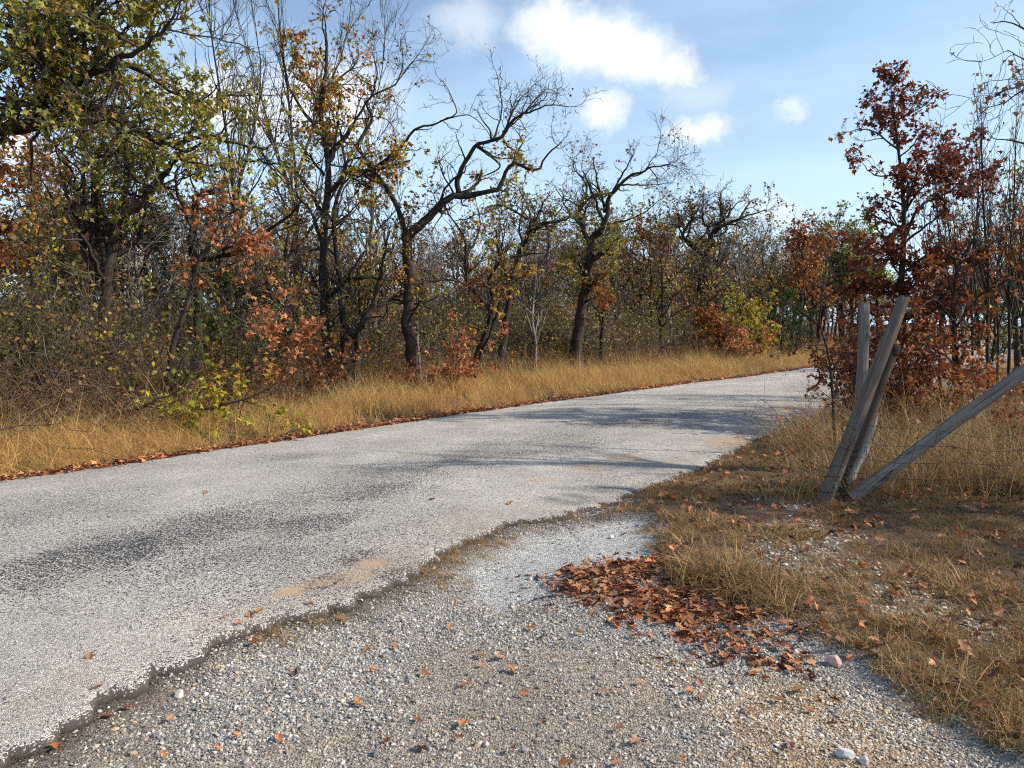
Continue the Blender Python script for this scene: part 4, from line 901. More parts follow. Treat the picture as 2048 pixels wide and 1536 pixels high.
def brush_patch(seed, h0, h1, r, leaf_per, pal, leafsize, M=46, rad=1.5, n=7):
    """a couple of metres of tangled stems with a few dead leaves; used again and again"""
    rng = np.random.default_rng(seed); a = rng.uniform(0, 2 * PI, M); q = rad * np.sqrt(rng.random(M))
    P = np.zeros((M, n, 3)); P[:, 0] = np.stack([q * np.cos(a), q * np.sin(a), np.full(M, -.1)], 1)
    dd = unit(np.stack([rng.normal(0, .4, M), rng.normal(0, .4, M), np.ones(M)], 1)); Ls = rng.uniform(h0, h1, M)
    for i in range(1, n):
        dd = unit(dd + rng.standard_normal(dd.shape) * .22 + np.array((0, 0, -.03))); P[:, i] = P[:, i - 1] + dd * (Ls / (n - 1))[:, None]
    R = np.linspace(1, .5, n)[None] * r * rng.uniform(.6, 1.6, M)[:, None]
    mb = MB(); tw = pick(rng, [(.09, .074, .06), (.14, .118, .098), (.21, .18, .15), (.06, .048, .04)], M, .2); tubes(mb, P, R, 3, col=tw)
    P1, R1 = spawn(rng, P, R, 2.2, .2, .8, .45, 1.0, 5, .25, .05, rmin=r * .5); tubes(mb, P1, R1, 3, col=pick(rng, [(.12, .10, .082), (.19, .165, .138), (.28, .25, .215)], len(P1), .2))
    P2, R2 = spawn(rng, P1, R1, 3.0, .2, .8, .5, .5, 4, .25, .0, rmin=r * .4); tubes(mb, P2, R2, 3, col=pick(rng, [(.12, .10, .082), (.19, .165, .138), (.28, .25, .215)], len(P2), .2))
    pos, tan = leaf_sites(rng, P2, leaf_per); put_leaves(mb, rng, pos, tan, leafsize, pal, DIA, .3, .06)
    return mb.mesh('brush')
MIXP = [(.28, .19, .075), (.23, .21, .06), (.33, .16, .05), (.20, .20, .06), (.36, .24, .10), (.40, .33, .07)]
bm_mid = [brush_patch(320 + j, 1.2, 3.2, .008, .8, MIXP, .10) for j in range(4)]
bm_far = [brush_patch(330 + j, 1.2, 3.4, .013, 1.6, MIXP, .16, 40, 2.2) for j in range(4)]
rng = np.random.default_rng(312)
M = 190; s = rng.uniform(3, 42, M); n = left_n(s) - 5.0 - rng.gamma(2.0, 2.0, M); x, y = xy(n, s)
tag(scatter('undergrowth', bm_mid, M_LEAF, np.stack([x, y, ground_z(x, y)], 1), rng.uniform(0, 6.28, M), rng.uniform(.6, 1.1, M), rng=rng), 'brown twiggy undergrowth between the trunks of the wood', 'undergrowth', kind='stuff')
M = 330; s = rng.uniform(5, 92, M); n = left_n(s) - rng.uniform(10, 42, M); x, y = xy(n, s)
tag(scatter('undergrowth', bm_far, M_LEAF, np.stack([x, y, ground_z(x, y)], 1), rng.uniform(0, 6.28, M), rng.uniform(.7, 1.15, M), rng=rng), 'shadowy brushwood filling the back of the wood', 'undergrowth', kind='stuff')
M = 60; s = rng.uniform(24, 75, M); n = rng.uniform(.5, 26, M); x, y = xy(n, s)
tag(scatter('undergrowth', bm_mid, M_LEAF, np.stack([x, y, ground_z(x, y)], 1), rng.uniform(0, 6.28, M), rng.uniform(.6, 1.1, M), rng=rng), 'brown brush scattered over the golden field beyond the fence', 'undergrowth', kind='stuff')
def sf_post(rng, M):
    x = rng.uniform(2.9, 8.5, M); y = rng.uniform(7.5, 10.5, M); return x, y
tangle('undergrowth', 'dead grey and tan weed stems standing behind the fence posts', 260, sf_post, .35, 1.15, .0035, M_DRYTWIG, .5, 'rustgold', .08, 7, 3, .07, 315)
def sf_right(rng, M):
    s = rng.uniform(9, 20, M); n = rng.uniform(-2.6, 5, M); return xy(n, s)
tangle('undergrowth', 'thin dry stems among the russet brush behind the fence', 420, sf_right, .5, 1.5, .004, M_DRYTWIG, .8, 'rustgold', .1, 7, 3, .08, 314)

# ------------------------------------------------------------------ grass
def blades(mb, rng, x, y, z, h, w, pal, bend=.6, wind=(0, 0), segs=3):
    M = len(x); a = rng.uniform(0, 2 * PI, M); b = np.abs(rng.normal(bend, bend * .45, M))
    dx = np.cos(a) * b + wind[0]; dy = np.sin(a) * b + wind[1]
    t = np.linspace(0, 1, segs + 1)
    P = np.zeros((M, segs + 1, 3)); P[:, :, 0] = x[:, None] + dx[:, None] * h[:, None] * t[None] ** 1.8; P[:, :, 1] = y[:, None] + dy[:, None] * h[:, None] * t[None] ** 1.8
    P[:, :, 2] = z[:, None] - .02 + (h / np.sqrt(1 + .4 * b * b))[:, None] * t[None] * (1 - .18 * b[:, None] * t[None])
    wa = rng.uniform(0, PI, M); wd = np.stack([np.cos(wa), np.sin(wa), 0 * wa], 1)
    ww = w[:, None] * np.array([1, .85, .5, .0][: segs + 1] if segs == 3 else [1, .7, 0])[None]
    A = P + ww[..., None] * wd[:, None] * .5; B = P[:, :-1] - ww[:, :-1, None] * wd[:, None] * .5
    V = np.concatenate([A, B], 1); nv = 2 * segs + 1; base = np.arange(M)[:, None, None] * nv
    q = np.array([[i, i + 1, segs + 2 + i, segs + 1 + i] for i in range(segs - 1)]); tr = np.array([[segs - 1, segs, 2 * segs]])
    C = np.repeat(pick(rng, pal, M)[:, None], nv, 1).reshape(-1, 3)
    mb.add(V.reshape(-1, 3), [(base + q[None]).reshape(-1, 4), (base + tr[None]).reshape(-1, 3)], C)
rng = np.random.default_rng(400)
def clump_xy(rng, cx, cy, per, rad):
    M = len(cx); pi = np.repeat(np.arange(M), rng.poisson(per, M)); a = rng.uniform(0, 2 * PI, len(pi)); r = rad[pi] * np.sqrt(rng.random(len(pi)))
    return cx[pi] + r * np.cos(a), cy[pi] + r * np.sin(a), pi
def clump_mesh(seed, k, rad, h, w, pal, bend, wind=(0, 0), segs=3, flat=0.0):
    r2 = np.random.default_rng(seed); mb = MB(); a = r2.uniform(0, 2 * PI, k); q = rad * np.sqrt(r2.random(k))
    blades(mb, r2, q * np.cos(a), q * np.sin(a), np.zeros(k), h * r2.uniform(.35, 1.2, k), w * r2.uniform(.7, 1.4, k), pal, bend, wind, segs)
    if flat:
        m = int(k * flat); blades(mb, r2, r2.uniform(-rad, rad, m), r2.uniform(-rad, rad, m), np.full(m, .015), h * r2.uniform(.25, .5, m), w * r2.uniform(.7, 1.2, m), pal, 2.2, wind, segs)
    return mb.mesh('clump')
def on_ground(x, y, dz=0.0): return np.stack([x, y, ground_z(x, y) + dz], 1)
# verge of tall straw-coloured grass on the far side of the road
PX_, SC_ = [], []
for s0, s1, cl in [(-5, 9, 5200), (9, 22, 4400), (22, 45, 3400), (45, 95, 2600)]:
    s = rng.uniform(s0, s1, cl); off = rng.beta(1.2, 1.7, cl) * (1.7 + 1.7 * sstep(4, 14, s)) + .27; x, y = xy(left_n(s) - off, s)
    kq = rng.random(cl) < .25 + .75 * sstep(.36, .52, VN.fbm(x * .7 + 13, y * .7, 3)); x, y, off, s = x[kq], y[kq], off[kq], s[kq]; cl = len(x)
    hh = (.33 + .45 * sstep(0, 1.4, off)) * (.3 + 1.4 * VN.fbm(x * 1.1, y * 1.1, 3)) * rng.uniform(.7, 1.25, cl); PX_.append(on_ground(x, y)); wd_ = np.clip(hh, .7, None) * (1 if s1 < 23 else 1.6 if s1 < 50 else 2.6)
    SC_.append(np.stack([wd_, wd_, hh], 1))
PX_ = np.concatenate(PX_); SC_ = np.concatenate(SC_)
cms = [clump_mesh(410 + j, 20 if j < 8 else 7, .13, .60 if j < 8 else .85, .0050, ('straw', 'straw', 'dullstraw', 'straw', [(.30, .17, .07), (.24, .13, .055), (.38, .24, .11)])[j % 5], (.4, .65, .95)[j % 3], (.12 * (j % 3 - 1), 0)) for j in range(11)]
tag(scatter('tall_grass', cms, M_GRASS, PX_, rng.uniform(0, 6.28, len(PX_)), SC_, rng.normal(0, .22, (len(PX_), 2)), rng), 'straw coloured tall grass along the far road edge', 'grass', kind='stuff')
mb = MB()
for s0, s1, cl, w in [(3, 14, 750, .006), (14, 34, 1300, .010), (34, 70, 500, .02)]:
    s = rng.uniform(s0, s1, cl); off = rng.uniform(2.4, 8.5, cl); n = left_n(s) - off; cx, cy = xy(n, s)
    x, y, pi = clump_xy(rng, cx, cy, 9, np.full(cl, .16)); M = len(x)
    blades(mb, rng, x, y, ground_z(x, y), rng.uniform(.35, 1.05, M), w * rng.uniform(.7, 1.3, M), [(.34, .20, .075), (.30, .16, .06), (.26, .14, .055), (.38, .26, .10)], .4)
tag(mb.build('tall_grass', M_GRASS), 'reddish dry bunch grass growing among the oak trunks', 'grass', kind='stuff')
# low trampled grass on the near right
cl = 20000; cx = rng.uniform(.3, 9.0, cl); cy = rng.uniform(1.6, 14, cl)
n_, s_ = ns(cx, cy)
g = zgrass(cx, cy) * (1 - .5 * poly_mask(cx, cy, GRAVELGRASS, .1, .8)) * (1 - poly_mask(cx, cy, PILE, .05, .1) * .85) * (.12 + .88 * sstep(.36, .52, VN.fbm(cx * 1.7 + 5, cy * 1.7, 4))) * (n_ > right_n(s_) + .05)
kp = rng.random(cl) < g; cx, cy = cx[kp], cy[kp]
hs = .36 + .78 * VN.fbm(cx * 1.1, cy * 1.1, 3)
SP_ = [on_ground(cx, cy)]; SS_ = [hs * rng.uniform(.6, 1.25, len(cx))]
for px, py, r, k, h in [(1440, 1165, .22, 60, 1.9), (1500, 1190, .2, 44, 1.8), (1390, 1150, .15, 26, 1.6), (1850, 1290, .16, 22, 1.5), (1900, 1400, .18, 24, 1.3), (2000, 1440, .2, 24, 1.3), (1960, 1200, .2, 24, 1.5), (1380, 1060, .3, 40, 1.4), (1330, 990, .3, 40, 1.1), (1440, 985, .35, 44, 1.3), (1700, 1190, .25, 30, 1.4), (1560, 1090, .3, 36, 1.4), (1980, 1330, .2, 20, 1.3), (1560, 1230, .12, 12, 1.5)]:
    c = gp(px, py); a = rng.uniform(0, 2 * PI, k); rr = r * np.sqrt(rng.random(k)); SP_.append(on_ground(c[0] + rr * np.cos(a) * 1.3, c[1] + rr * np.sin(a))); SS_.append(.8 * h * rng.uniform(.6, 1.15, k))
SP_ = np.concatenate(SP_); SS_ = np.concatenate(SS_)
s = rng.uniform(2.2, 9.5, 420); n = right_n(s) + .02 + rng.gamma(1.5, .07, 420); kp = rng.random(420) < sstep(.42, .6, VN.fbm(s * 1.3 + 20, n * 0 + 1, 3)); x, y = xy(n[kp], s[kp]); SP_ = np.concatenate([SP_, on_ground(x, y)]); SS_ = np.concatenate([SS_, rng.uniform(.25, .55, kp.sum())])
lms = [clump_mesh(440 + j, 24, .085, .115 if j < 6 else .17, .0056, 'lowgrass', .95, flat=.8) for j in range(8)]
tag(scatter('low_grass', lms, M_GRASS, SP_, rng.uniform(0, 6.28, len(SP_)), SS_, rng=rng), 'short brown trampled grass between the gravel drive and the fence', 'grass', kind='stuff')
print('low grass clumps', len(SP_))
cl = 4600; cx = rng.uniform(2.3, 12, cl); cy = rng.uniform(5.6, 16, cl); n_, s_ = ns(cx, cy)
kp = (n_ > -2.15 + .5 * (VN(cx * 2, cy * 2) - .5)) & (s_ > 7.0 + .5 * (VN(cx * 1.5 + 9, cy * 1.5) - .5) - .35 * n_ * 0); kp |= (n_ > right_n(s_) + .5) & (s_ > 9.8)
kp &= cy > 6.98 + .12 * (cx - 3.0) + .15 * (VN(cx * 3, cy * 3) - .3)
cx, cy = cx[kp], cy[kp]
tms = [clump_mesh(460 + j, 26, .22, .66, .0052, 'dullstraw', .95, (.35 * (j % 3 - 1), -.2), flat=.6) for j in range(7)] + [clump_mesh(480 + j, 7, .15, .95, .0055, 'dullstraw', .55, (.5 * (j - 1), 0)) for j in range(3)]
tag(scatter('tall_grass', tms, M_GRASS, on_ground(cx, cy), rng.uniform(0, 6.28, len(cx)), rng.uniform(.7, 1.3, len(cx)), rng=rng), 'matted long dry grass behind the fence posts', 'grass', kind='stuff')
mb = MB()
x = rng.uniform(7, 60, 12000); y = rng.uniform(14, 75, 12000); n_, s_ = ns(x, y); kp = n_ > right_n(s_) + .6; x, y = x[kp], y[kp]; M = len(x)
blades(mb, rng, x, y, ground_z(x, y), rng.uniform(.2, .5, M), .0012 * y * rng.uniform(.8, 1.6, M), 'straw', .6)
tag(mb.build('tall_grass', M_GRASS), 'golden grass of the field beyond the fence', 'grass', kind='stuff')

# ------------------------------------------------------------------ fallen leaves
def lay(mb, rng, x, y, z, size, pal, tilt=.35, tmpl=OAK):
    M = len(x); a = rng.uniform(0, 2 * PI, M); ax = np.stack([np.cos(a), np.sin(a), rng.normal(0, tilt * .6, M)], 1); nr = np.stack([rng.normal(0, tilt, M), rng.normal(0, tilt, M), np.ones(M)], 1)
    leaves(mb, rng, np.stack([x, y, z], 1), ax, nr, size * rng.uniform(.6, 1.25, M), pick(rng, pal, M, .25), tmpl)
mb = MB()
OAKS = [lobed([(0, 0), (.16, .05), (.28, .2 * k1), (.40, .08), (.55, .40 * k1), (.68, .13), (.80, .26 * k1), (1, 0)], f1, c1) for k1, f1, c1 in ((1, .25, .22), (.8, .7, .5), (1.1, .05, -.15), (.65, 1.1, .1))]
for tj, TM in enumerate(OAKS):
    M = 4600; x = rng.uniform(.0, 2.4, M); y = rng.uniform(3.2, 5.7, M)
    core = poly_mask(x, y, PILE, .12, .5, 5.0) * (.35 + .65 * sstep(.32, .5, VN.fbm(x * 4 + 3, y * 4, 3))); halo = .18 * poly_mask(x, y, PILE, .38, .6, 3.0)
    kp = rng.random(M) < np.maximum(core * .9, halo); x, y = x[kp], y[kp]
    lay(mb, rng, x, y, ground_z(x, y) + .006 + .02 * rng.random(len(x)) * (.3 + 1.2 * VN.fbm(x * 5, y * 5, 2)), (.072, .058, .046, .030)[tj], ('litter', [(.20, .06, .024), (.14, .045, .02), (.26, .085, .03), (.09, .035, .018)], 'litter', [(.16, .055, .024), (.24, .08, .03), (.10, .04, .02)])[tj], (.3, .6, .35, .5)[tj], TM)
print('pile leaves', len(x))
tag(mb.build('leaf_pile', M_LITTER), 'curved drift of russet oak leaves between gravel drive and grass', 'fallen leaves', kind='stuff')
mb = MB()
for s0, s1, M, sz in [(-3, 10, 5200, .085), (10, 24, 4200, .10), (24, 60, 2600, .16)]:
    s = rng.uniform(s0, s1, M); off = rng.gamma(2.2, .13, M) - .16; n = left_n(s) - off; x, y = xy(n, s); lay(mb, rng, x, y, surf_z(x, y) + .01 + .04 * rng.random(M), sz, 'litter', .45, OAK5)
s = rng.uniform(-3, 40, 6000); n = left_n(s) - rng.uniform(.4, 12, 6000); x, y = xy(n, s); lay(mb, rng, x, y, ground_z(x, y) + .015 + .03 * rng.random(6000), .12, 'litter', .45, OAK5)
tag(mb.build('leaf_litter', M_LITTER), 'band of orange fallen leaves along the far road edge and wood floor', 'fallen leaves', kind='stuff')
mb = MB()
M = 11000; x = rng.uniform(.6, 9, M); y = rng.uniform(1.8, 14, M); n_, s_ = ns(x, y); kp = (rng.random(M) < zgrass(x, y) * sstep(.35, .55, VN.fbm(x * 1.3 + 50, y * 1.3, 3)) * .8 + .2 * zgrass(x, y)) & (n_ > right_n(s_)); x, y = x[kp], y[kp]
lay(mb, rng, x, y, ground_z(x, y) + .015 + .05 * rng.random(len(x)), .07, 'litter', .8)
M = 5000; x = rng.uniform(3, 14, M); y = rng.uniform(7, 16, M); n_, s_ = ns(x, y); kp = (n_ > -2.4); x, y = x[kp], y[kp]; lay(mb, rng, x, y, ground_z(x, y) + .012 + .03 * rng.random(len(x)), .10, 'litter', .5, OAK5)
tag(mb.build('leaf_litter', M_LITTER), 'brown oak leaves caught in the grass below the fence posts', 'fallen leaves', kind='stuff')
# single leaves lying loose: one object each, a few shared shapes
leafmeshes = []
for j in range(10):
    r2 = np.random.default_rng(500 + j); m_ = MB(); V, Fs = lobed([(0, 0), (.16, .05), (.28, .22), (.40, .08), (.55, .42 * r2.uniform(.8, 1.1)), (.68, .13), (.80, .26), (1, 0)], r2.uniform(.1, .5), r2.uniform(-.1, .35))
    m_.add(V - np.array((.5, 0, 0)), Fs, pick(r2, 'litter', 1)[0]); me = m_.mesh('fallen_leaf'); me.materials.append(M_LITTER); leafmeshes.append(me)
def loose(x, y, z, label, group, sz):
    o = bpy.data.objects.new('fallen_leaf', leafmeshes[rng.integers(0, 10)]); o.location = (x, y, z); o.rotation_euler = (rng.normal(0, .18), rng.normal(0, .18), rng.uniform(0, 6.28)); o.scale = (sz,) * 3; COL.objects.link(o)
    tag(o, label, 'leaf', group)
spots = [(735, 1295), (790, 1290), (680, 1240), (560, 1330), (590, 1345), (510, 1290), (540, 1250), (640, 1460), (770, 1490), (920, 1480), (925, 1455), (1130, 1320), (1000, 1315), (1020, 1340), (1045, 1390), (980, 1370), (930, 1370), (850, 1350), (1280, 1370), (1290, 1320), (1160, 1270), (1090, 1275), (900, 1250), (1140, 1475),
         (1240, 1460), (1235, 1530), (1130, 1530), (770, 1395), (745, 1340), (715, 1410), (205, 1385), (320, 1420), (340, 1440), (110, 1500), (470, 1475), (230, 1530), (1210, 1390), (1060, 1260), (1190, 1210), (870, 1275), (1270, 1280), (1300, 1250), (1350, 1330), (1330, 1420), (1400, 1370), (820, 1060), (1250, 1060), (1180, 1080), (1310, 1070), (1500, 1420), (1560, 1400), (1470, 1370), (1620, 1420), (1660, 1450), (1580, 1490), (1520, 1500)]
for px, py in spots[::2] + spots[1::4]:
    x, y = gp(px, py); n_, s_ = ns(x, y)
    if n_ < float(right_n(np.array(s_))): continue
    loose(x, y, float(surf_z(np.array(x), np.array(y))) + .024, 'single russet oak leaf lying loose on the gravel drive', 'loose leaves on the gravel', rng.uniform(.045, .075))
for i in range(60):
    px, py = rng.uniform(300, 1500), rng.uniform(1230, 1530); x, y = gp(px, py); n_, s_ = ns(x, y)
    if n_ < float(right_n(np.array(s_))) + .05 or rng.random() < .7: continue
    loose(x, y, float(surf_z(np.array(x), np.array(y))) + .022, 'single russet oak leaf lying loose on the gravel drive', 'loose leaves on the gravel', rng.uniform(.035, .075))
for px, py in [(195, 1365), (255, 1385), (180, 1310), (215, 1400), (450, 1230), (480, 1240), (500, 1225), (520, 1215), (1190, 890), (1140, 905), (1410, 905), (865, 1000), (1020, 1005), (620, 1200), (680, 1160), (410, 990)]:
    x, y = gp(px, py, ROAD_Z + .03); loose(x, y, float(surf_z(np.array(x), np.array(y))) + .014, 'single brown oak leaf lying on the road chippings', 'loose leaves on the road', rng.uniform(.05, .085))
k = 0
while k < 150:
    x, y = rng.uniform(.1, 2.2), rng.uniform(3.3, 5.6)
    if rng.random() > float(poly_mask(np.array([x]), np.array([y]), PILE, .05, .15)[0]): continue
    k += 1; loose(x, y, float(ground_z(np.array(x), np.array(y))) + .028 + rng.uniform(0, .014), 'russet oak leaf lying on top of the leaf drift', 'leaves on top of the leaf drift', rng.uniform(.045, .075))

# ------------------------------------------------------------------ gravel and stones
t_ = (1 + 5 ** .5) / 2
ICO_V = unit(np.array([(-1, t_, 0), (1, t_, 0), (-1, -t_, 0), (1, -t_, 0), (0, -1, t_), (0, 1, t_), (0, -1, -t_), (0, 1, -t_), (t_, 0, -1), (t_, 0, 1), (-t_, 0, -1), (-t_, 0, 1)], float))
ICO_F = np.array([(0, 11, 5), (0, 5, 1), (0, 1, 7), (0, 7, 10), (0, 10, 11), (1, 5, 9), (5, 11, 4), (11, 10, 2), (10, 7, 6), (7, 1, 8), (3, 9, 4), (3, 4, 2), (3, 2, 6), (3, 6, 8), (3, 8, 9), (4, 9, 5), (2, 4, 11), (6, 2, 10), (8, 6, 7), (9, 8, 1)])
STONE = dict(blue=[(.29, .285, .275), (.20, .20, .20), (.36, .35, .33), (.12, .12, .12), (.33, .285, .23), (.24, .235, .225), (.43, .415, .385), (.27, .22, .17)], tan=[(.46, .39, .30), (.52, .48, .42), (.36, .28, .20), (.58, .55, .50), (.40, .36, .31)],
             edge=[(.14, .12, .10), (.24, .22, .19), (.09, .08, .07), (.34, .32, .28)])
def stones(mb, rng, x, y, z, size, pal):
    M = len(x); jit = 1 + rng.uniform(-.36, .30, (M, 12, 1)); sc = np.stack([rng.uniform(.8, 1.35, M), rng.uniform(.6, 1.0, M), rng.uniform(.4, .75, M)], 1)
    V = ICO_V[None] * jit * sc[:, None]
    a = rng.uniform(0, 2 * PI, M); ca, sa = np.cos(a), np.sin(a); b_ = rng.normal(0, .3, M); cb, sb = np.cos(b_), np.sin(b_)
    x1 = V[..., 0]; y1 = V[..., 1] * cb[:, None] - V[..., 2] * sb[:, None]; z1 = V[..., 1] * sb[:, None] + V[..., 2] * cb[:, None]
    V = np.stack([x1 * ca[:, None] - y1 * sa[:, None], x1 * sa[:, None] + y1 * ca[:, None], z1], -1) * (size * .5)[:, None, None]
    V = V + np.stack([x, y, z + size * .12], 1)[:, None]
    C = np.repeat(pick(rng, STONE[pal], M, .2)[:, None], 12, 1).reshape(-1, 3)
    mb.add(V.reshape(-1, 3), [(np.arange(M)[:, None, None] * 12 + ICO_F[None]).reshape(-1, 3)], C)
M_STONE, N, L, o = mat('gravel_stone')
a = N('ShaderNodeAttribute', attribute_name='col'); t = N('ShaderNodeTexCoord'); nz = N('ShaderNodeTexNoise', i={'Scale': 3.0, 'Detail': 4.0}); L(t.outputs['Object'], nz.inputs['Vector'])
mr = N('ShaderNodeMapRange', i={'To Min': .6, 'To Max': 1.4}); L(nz.outputs['Fac'], mr.inputs['Value']); vm = N('ShaderNodeVectorMath', operation='SCALE'); L(a.outputs['Color'], vm.inputs[0]); L(mr.outputs[0], vm.inputs['Scale'])
p = N('ShaderNodeBsdfPrincipled', i={'Roughness': .85, 'Specular IOR Level': .3}); L(vm.outputs[0], p.inputs['Base Color'])
b = N('ShaderNodeBump', i={'Strength': .4, 'Distance': .005}); L(nz.outputs['Fac'], b.inputs['Height']); L(b.outputs[0], p.inputs['Normal']); L(p.outputs[0], o.inputs['Surface'])
rng = np.random.default_rng(600)
def stone_set(pal, seed, count):
    out = []
    for j in range(count):
        r2 = np.random.default_rng(seed + j); m_ = MB(); z0 = np.zeros(1); stones(m_, r2, z0, z0, z0, np.ones(1), pal); me = m_.mesh('pebble', False); out.append(me)
    return out
SETS = dict(blue=stone_set('blue', 1000, 28), tan=stone_set('tan', 1100, 20), edge=stone_set('edge', 1200, 16))
M = 520000; y = 2.0 + 5.2 * rng.random(M) ** 1.6; x = rng.uniform(-2.4, 3.4, M) ; n_, s_ = ns(x, y)
off = n_ - right_n(s_); open_ = (1 - zgrass(x, y)) * (off > .0)
pale = poly_mask(x, y, PALE, .1, .3); dirt = sstep(.43, .56, VN.fbm(x * .9 + 30, y * .9, 4)); td = poly_mask(x, y, TANDIRT, .25, .35)
pr = open_ * (1 - .9 * pale) * (1 - .80 * dirt) * (1 - .25 * td) * (1 - .75 * np.exp(-off / .07)) * (.45 + .55 * sstep(.3, .55, VN.fbm(x * 3 + 70, y * 3, 3)))
kp = rng.random(M) < pr; x, y, td_, off = x[kp], y[kp], td[kp], off[kp]
size = np.clip(rng.lognormal(math.log(.0094), .40, len(x)), .005, .03)
tb = rng.random(len(x)) < td_ * .85 + .12; eb = (off < .2) & ~tb
x2 = rng.uniform(1.0, 5, 16000); y2 = rng.uniform(2.2, 8, 16000); kp = rng.random(16000) < poly_mask(x2, y2, GRAVELGRASS, .12, .7) * zgrass(x2, y2); x2, y2 = x2[kp], y2[kp]
X_ = dict(blue=(x[~tb & ~eb], y[~tb & ~eb], size[~tb & ~eb]), edge=(x[eb], y[eb], size[eb]), tan=(np.concatenate([x[tb], x2]), np.concatenate([y[tb], y2]), np.concatenate([size[tb] * 1.1, np.clip(rng.lognormal(math.log(.019), .4, len(x2)), .009, .05)])))
for pal, lb in [('blue', 'loose blue grey gravel of the driveway'), ('tan', 'loose tan and white gravel at the grass side of the driveway'), ('edge', 'dark dirty stones along the broken road edge')]:
    x, y, sz = X_[pal]; print(pal, len(x))
    tag(scatter('gravel', SETS[pal], M_STONE, on_ground(x, y), rng.uniform(0, 6.28, len(x)), sz, rng.normal(0, .25, (len(x), 2)), rng), lb, 'gravel', kind='stuff')
# bigger stones, one object each
def stone(px, py, size, col, label, group=None, seed=0, name='stone', flat=.7):
    r2 = np.random.default_rng(seed); x, y = gp(px, py); z = float(ground_z(np.array(x), np.array(y)))
    import bmesh
    bm = bmesh.new(); bmesh.ops.create_icosphere(bm, subdivisions=3, radius=1.0); co = np.array([v.co[:] for v in bm.verts])
    sc = np.array((r2.uniform(.9, 1.25), r2.uniform(.75, 1), flat)); d_ = 1 + .55 * (noise3(co + 5, 1.2, seed) - .5) + .22 * (noise3(co + 5, 3.1, seed + 3) - .5)
    for c_ in range(11):
        v_ = unit(r2.standard_normal(3)); pr_ = (co * d_[:, None]) @ v_; d_ = np.where(pr_ > .66, d_ * .66 / pr_, d_)
    co = co * d_[:, None] * sc * size * .5
    for v, c in zip(bm.verts, co): v.co = c
    me = bpy.data.meshes.new(name); bm.to_mesh(me); bm.free(); at_ = me.color_attributes.new('col', 'FLOAT_COLOR', 'POINT'); at_.data.foreach_set('color', np.tile(np.array((*col, 1), np.float32), (len(me.vertices), 1)).ravel())
    me.materials.append(M_STONE); o = bpy.data.objects.new(name, me); o.location = (x, y, z + size * .16); o.rotation_euler = (r2.normal(0, .15), r2.normal(0, .15), r2.uniform(0, 6.28)); COL.objects.link(o); tag(o, label, 'stone', group); return o
stone(1690, 1507, .075, (.46, .46, .46), 'rounded pale grey stone, larger of two touching stones on the tan gravel', None, 1)
stone(1727, 1520, .055, (.40, .40, .41), 'smaller grey stone touching the rounded pale one on tan gravel', None, 2)
stone(1668, 1328, .115, (.42, .30, .26), 'pinkish rock at the grass edge past the leaf drift', None, 3, flat=.6)
stone(1590, 1306, .035, (.55, .54, .52), 'small white stone at the right end of the leaf drift', None, 4)
stone(358, 1388, .06, (.42, .39, .34), 'tan stone lying near the broken road edge', None, 5)
stone(1060, 1148, .045, (.5, .49, .47), 'pale stone at the tip of the leaf drift', None, 6)
stone(1222, 1066, .05, (.62, .61, .6), 'white stone on the pale crushed patch', None, 7)
rs = np.random.default_rng(610); kk = 0
while kk < 46:
    px, py = rs.uniform(60, 1600), rs.uniform(1230, 1530); x, y = gp(px, py); n_, s_ = ns(x, y)
    if n_ < float(right_n(np.array(s_))) + .1 or float(zgrass(np.array([x]), np.array([y]))[0]) > .2: continue
    kk += 1; stone(px, py, rs.uniform(.024, .04), tuple(np.array(STONE['blue'][rs.integers(0, 8)])), 'fist-sized or smaller loose stone among the driveway gravel', 'larger stones on the drive', 620 + kk)

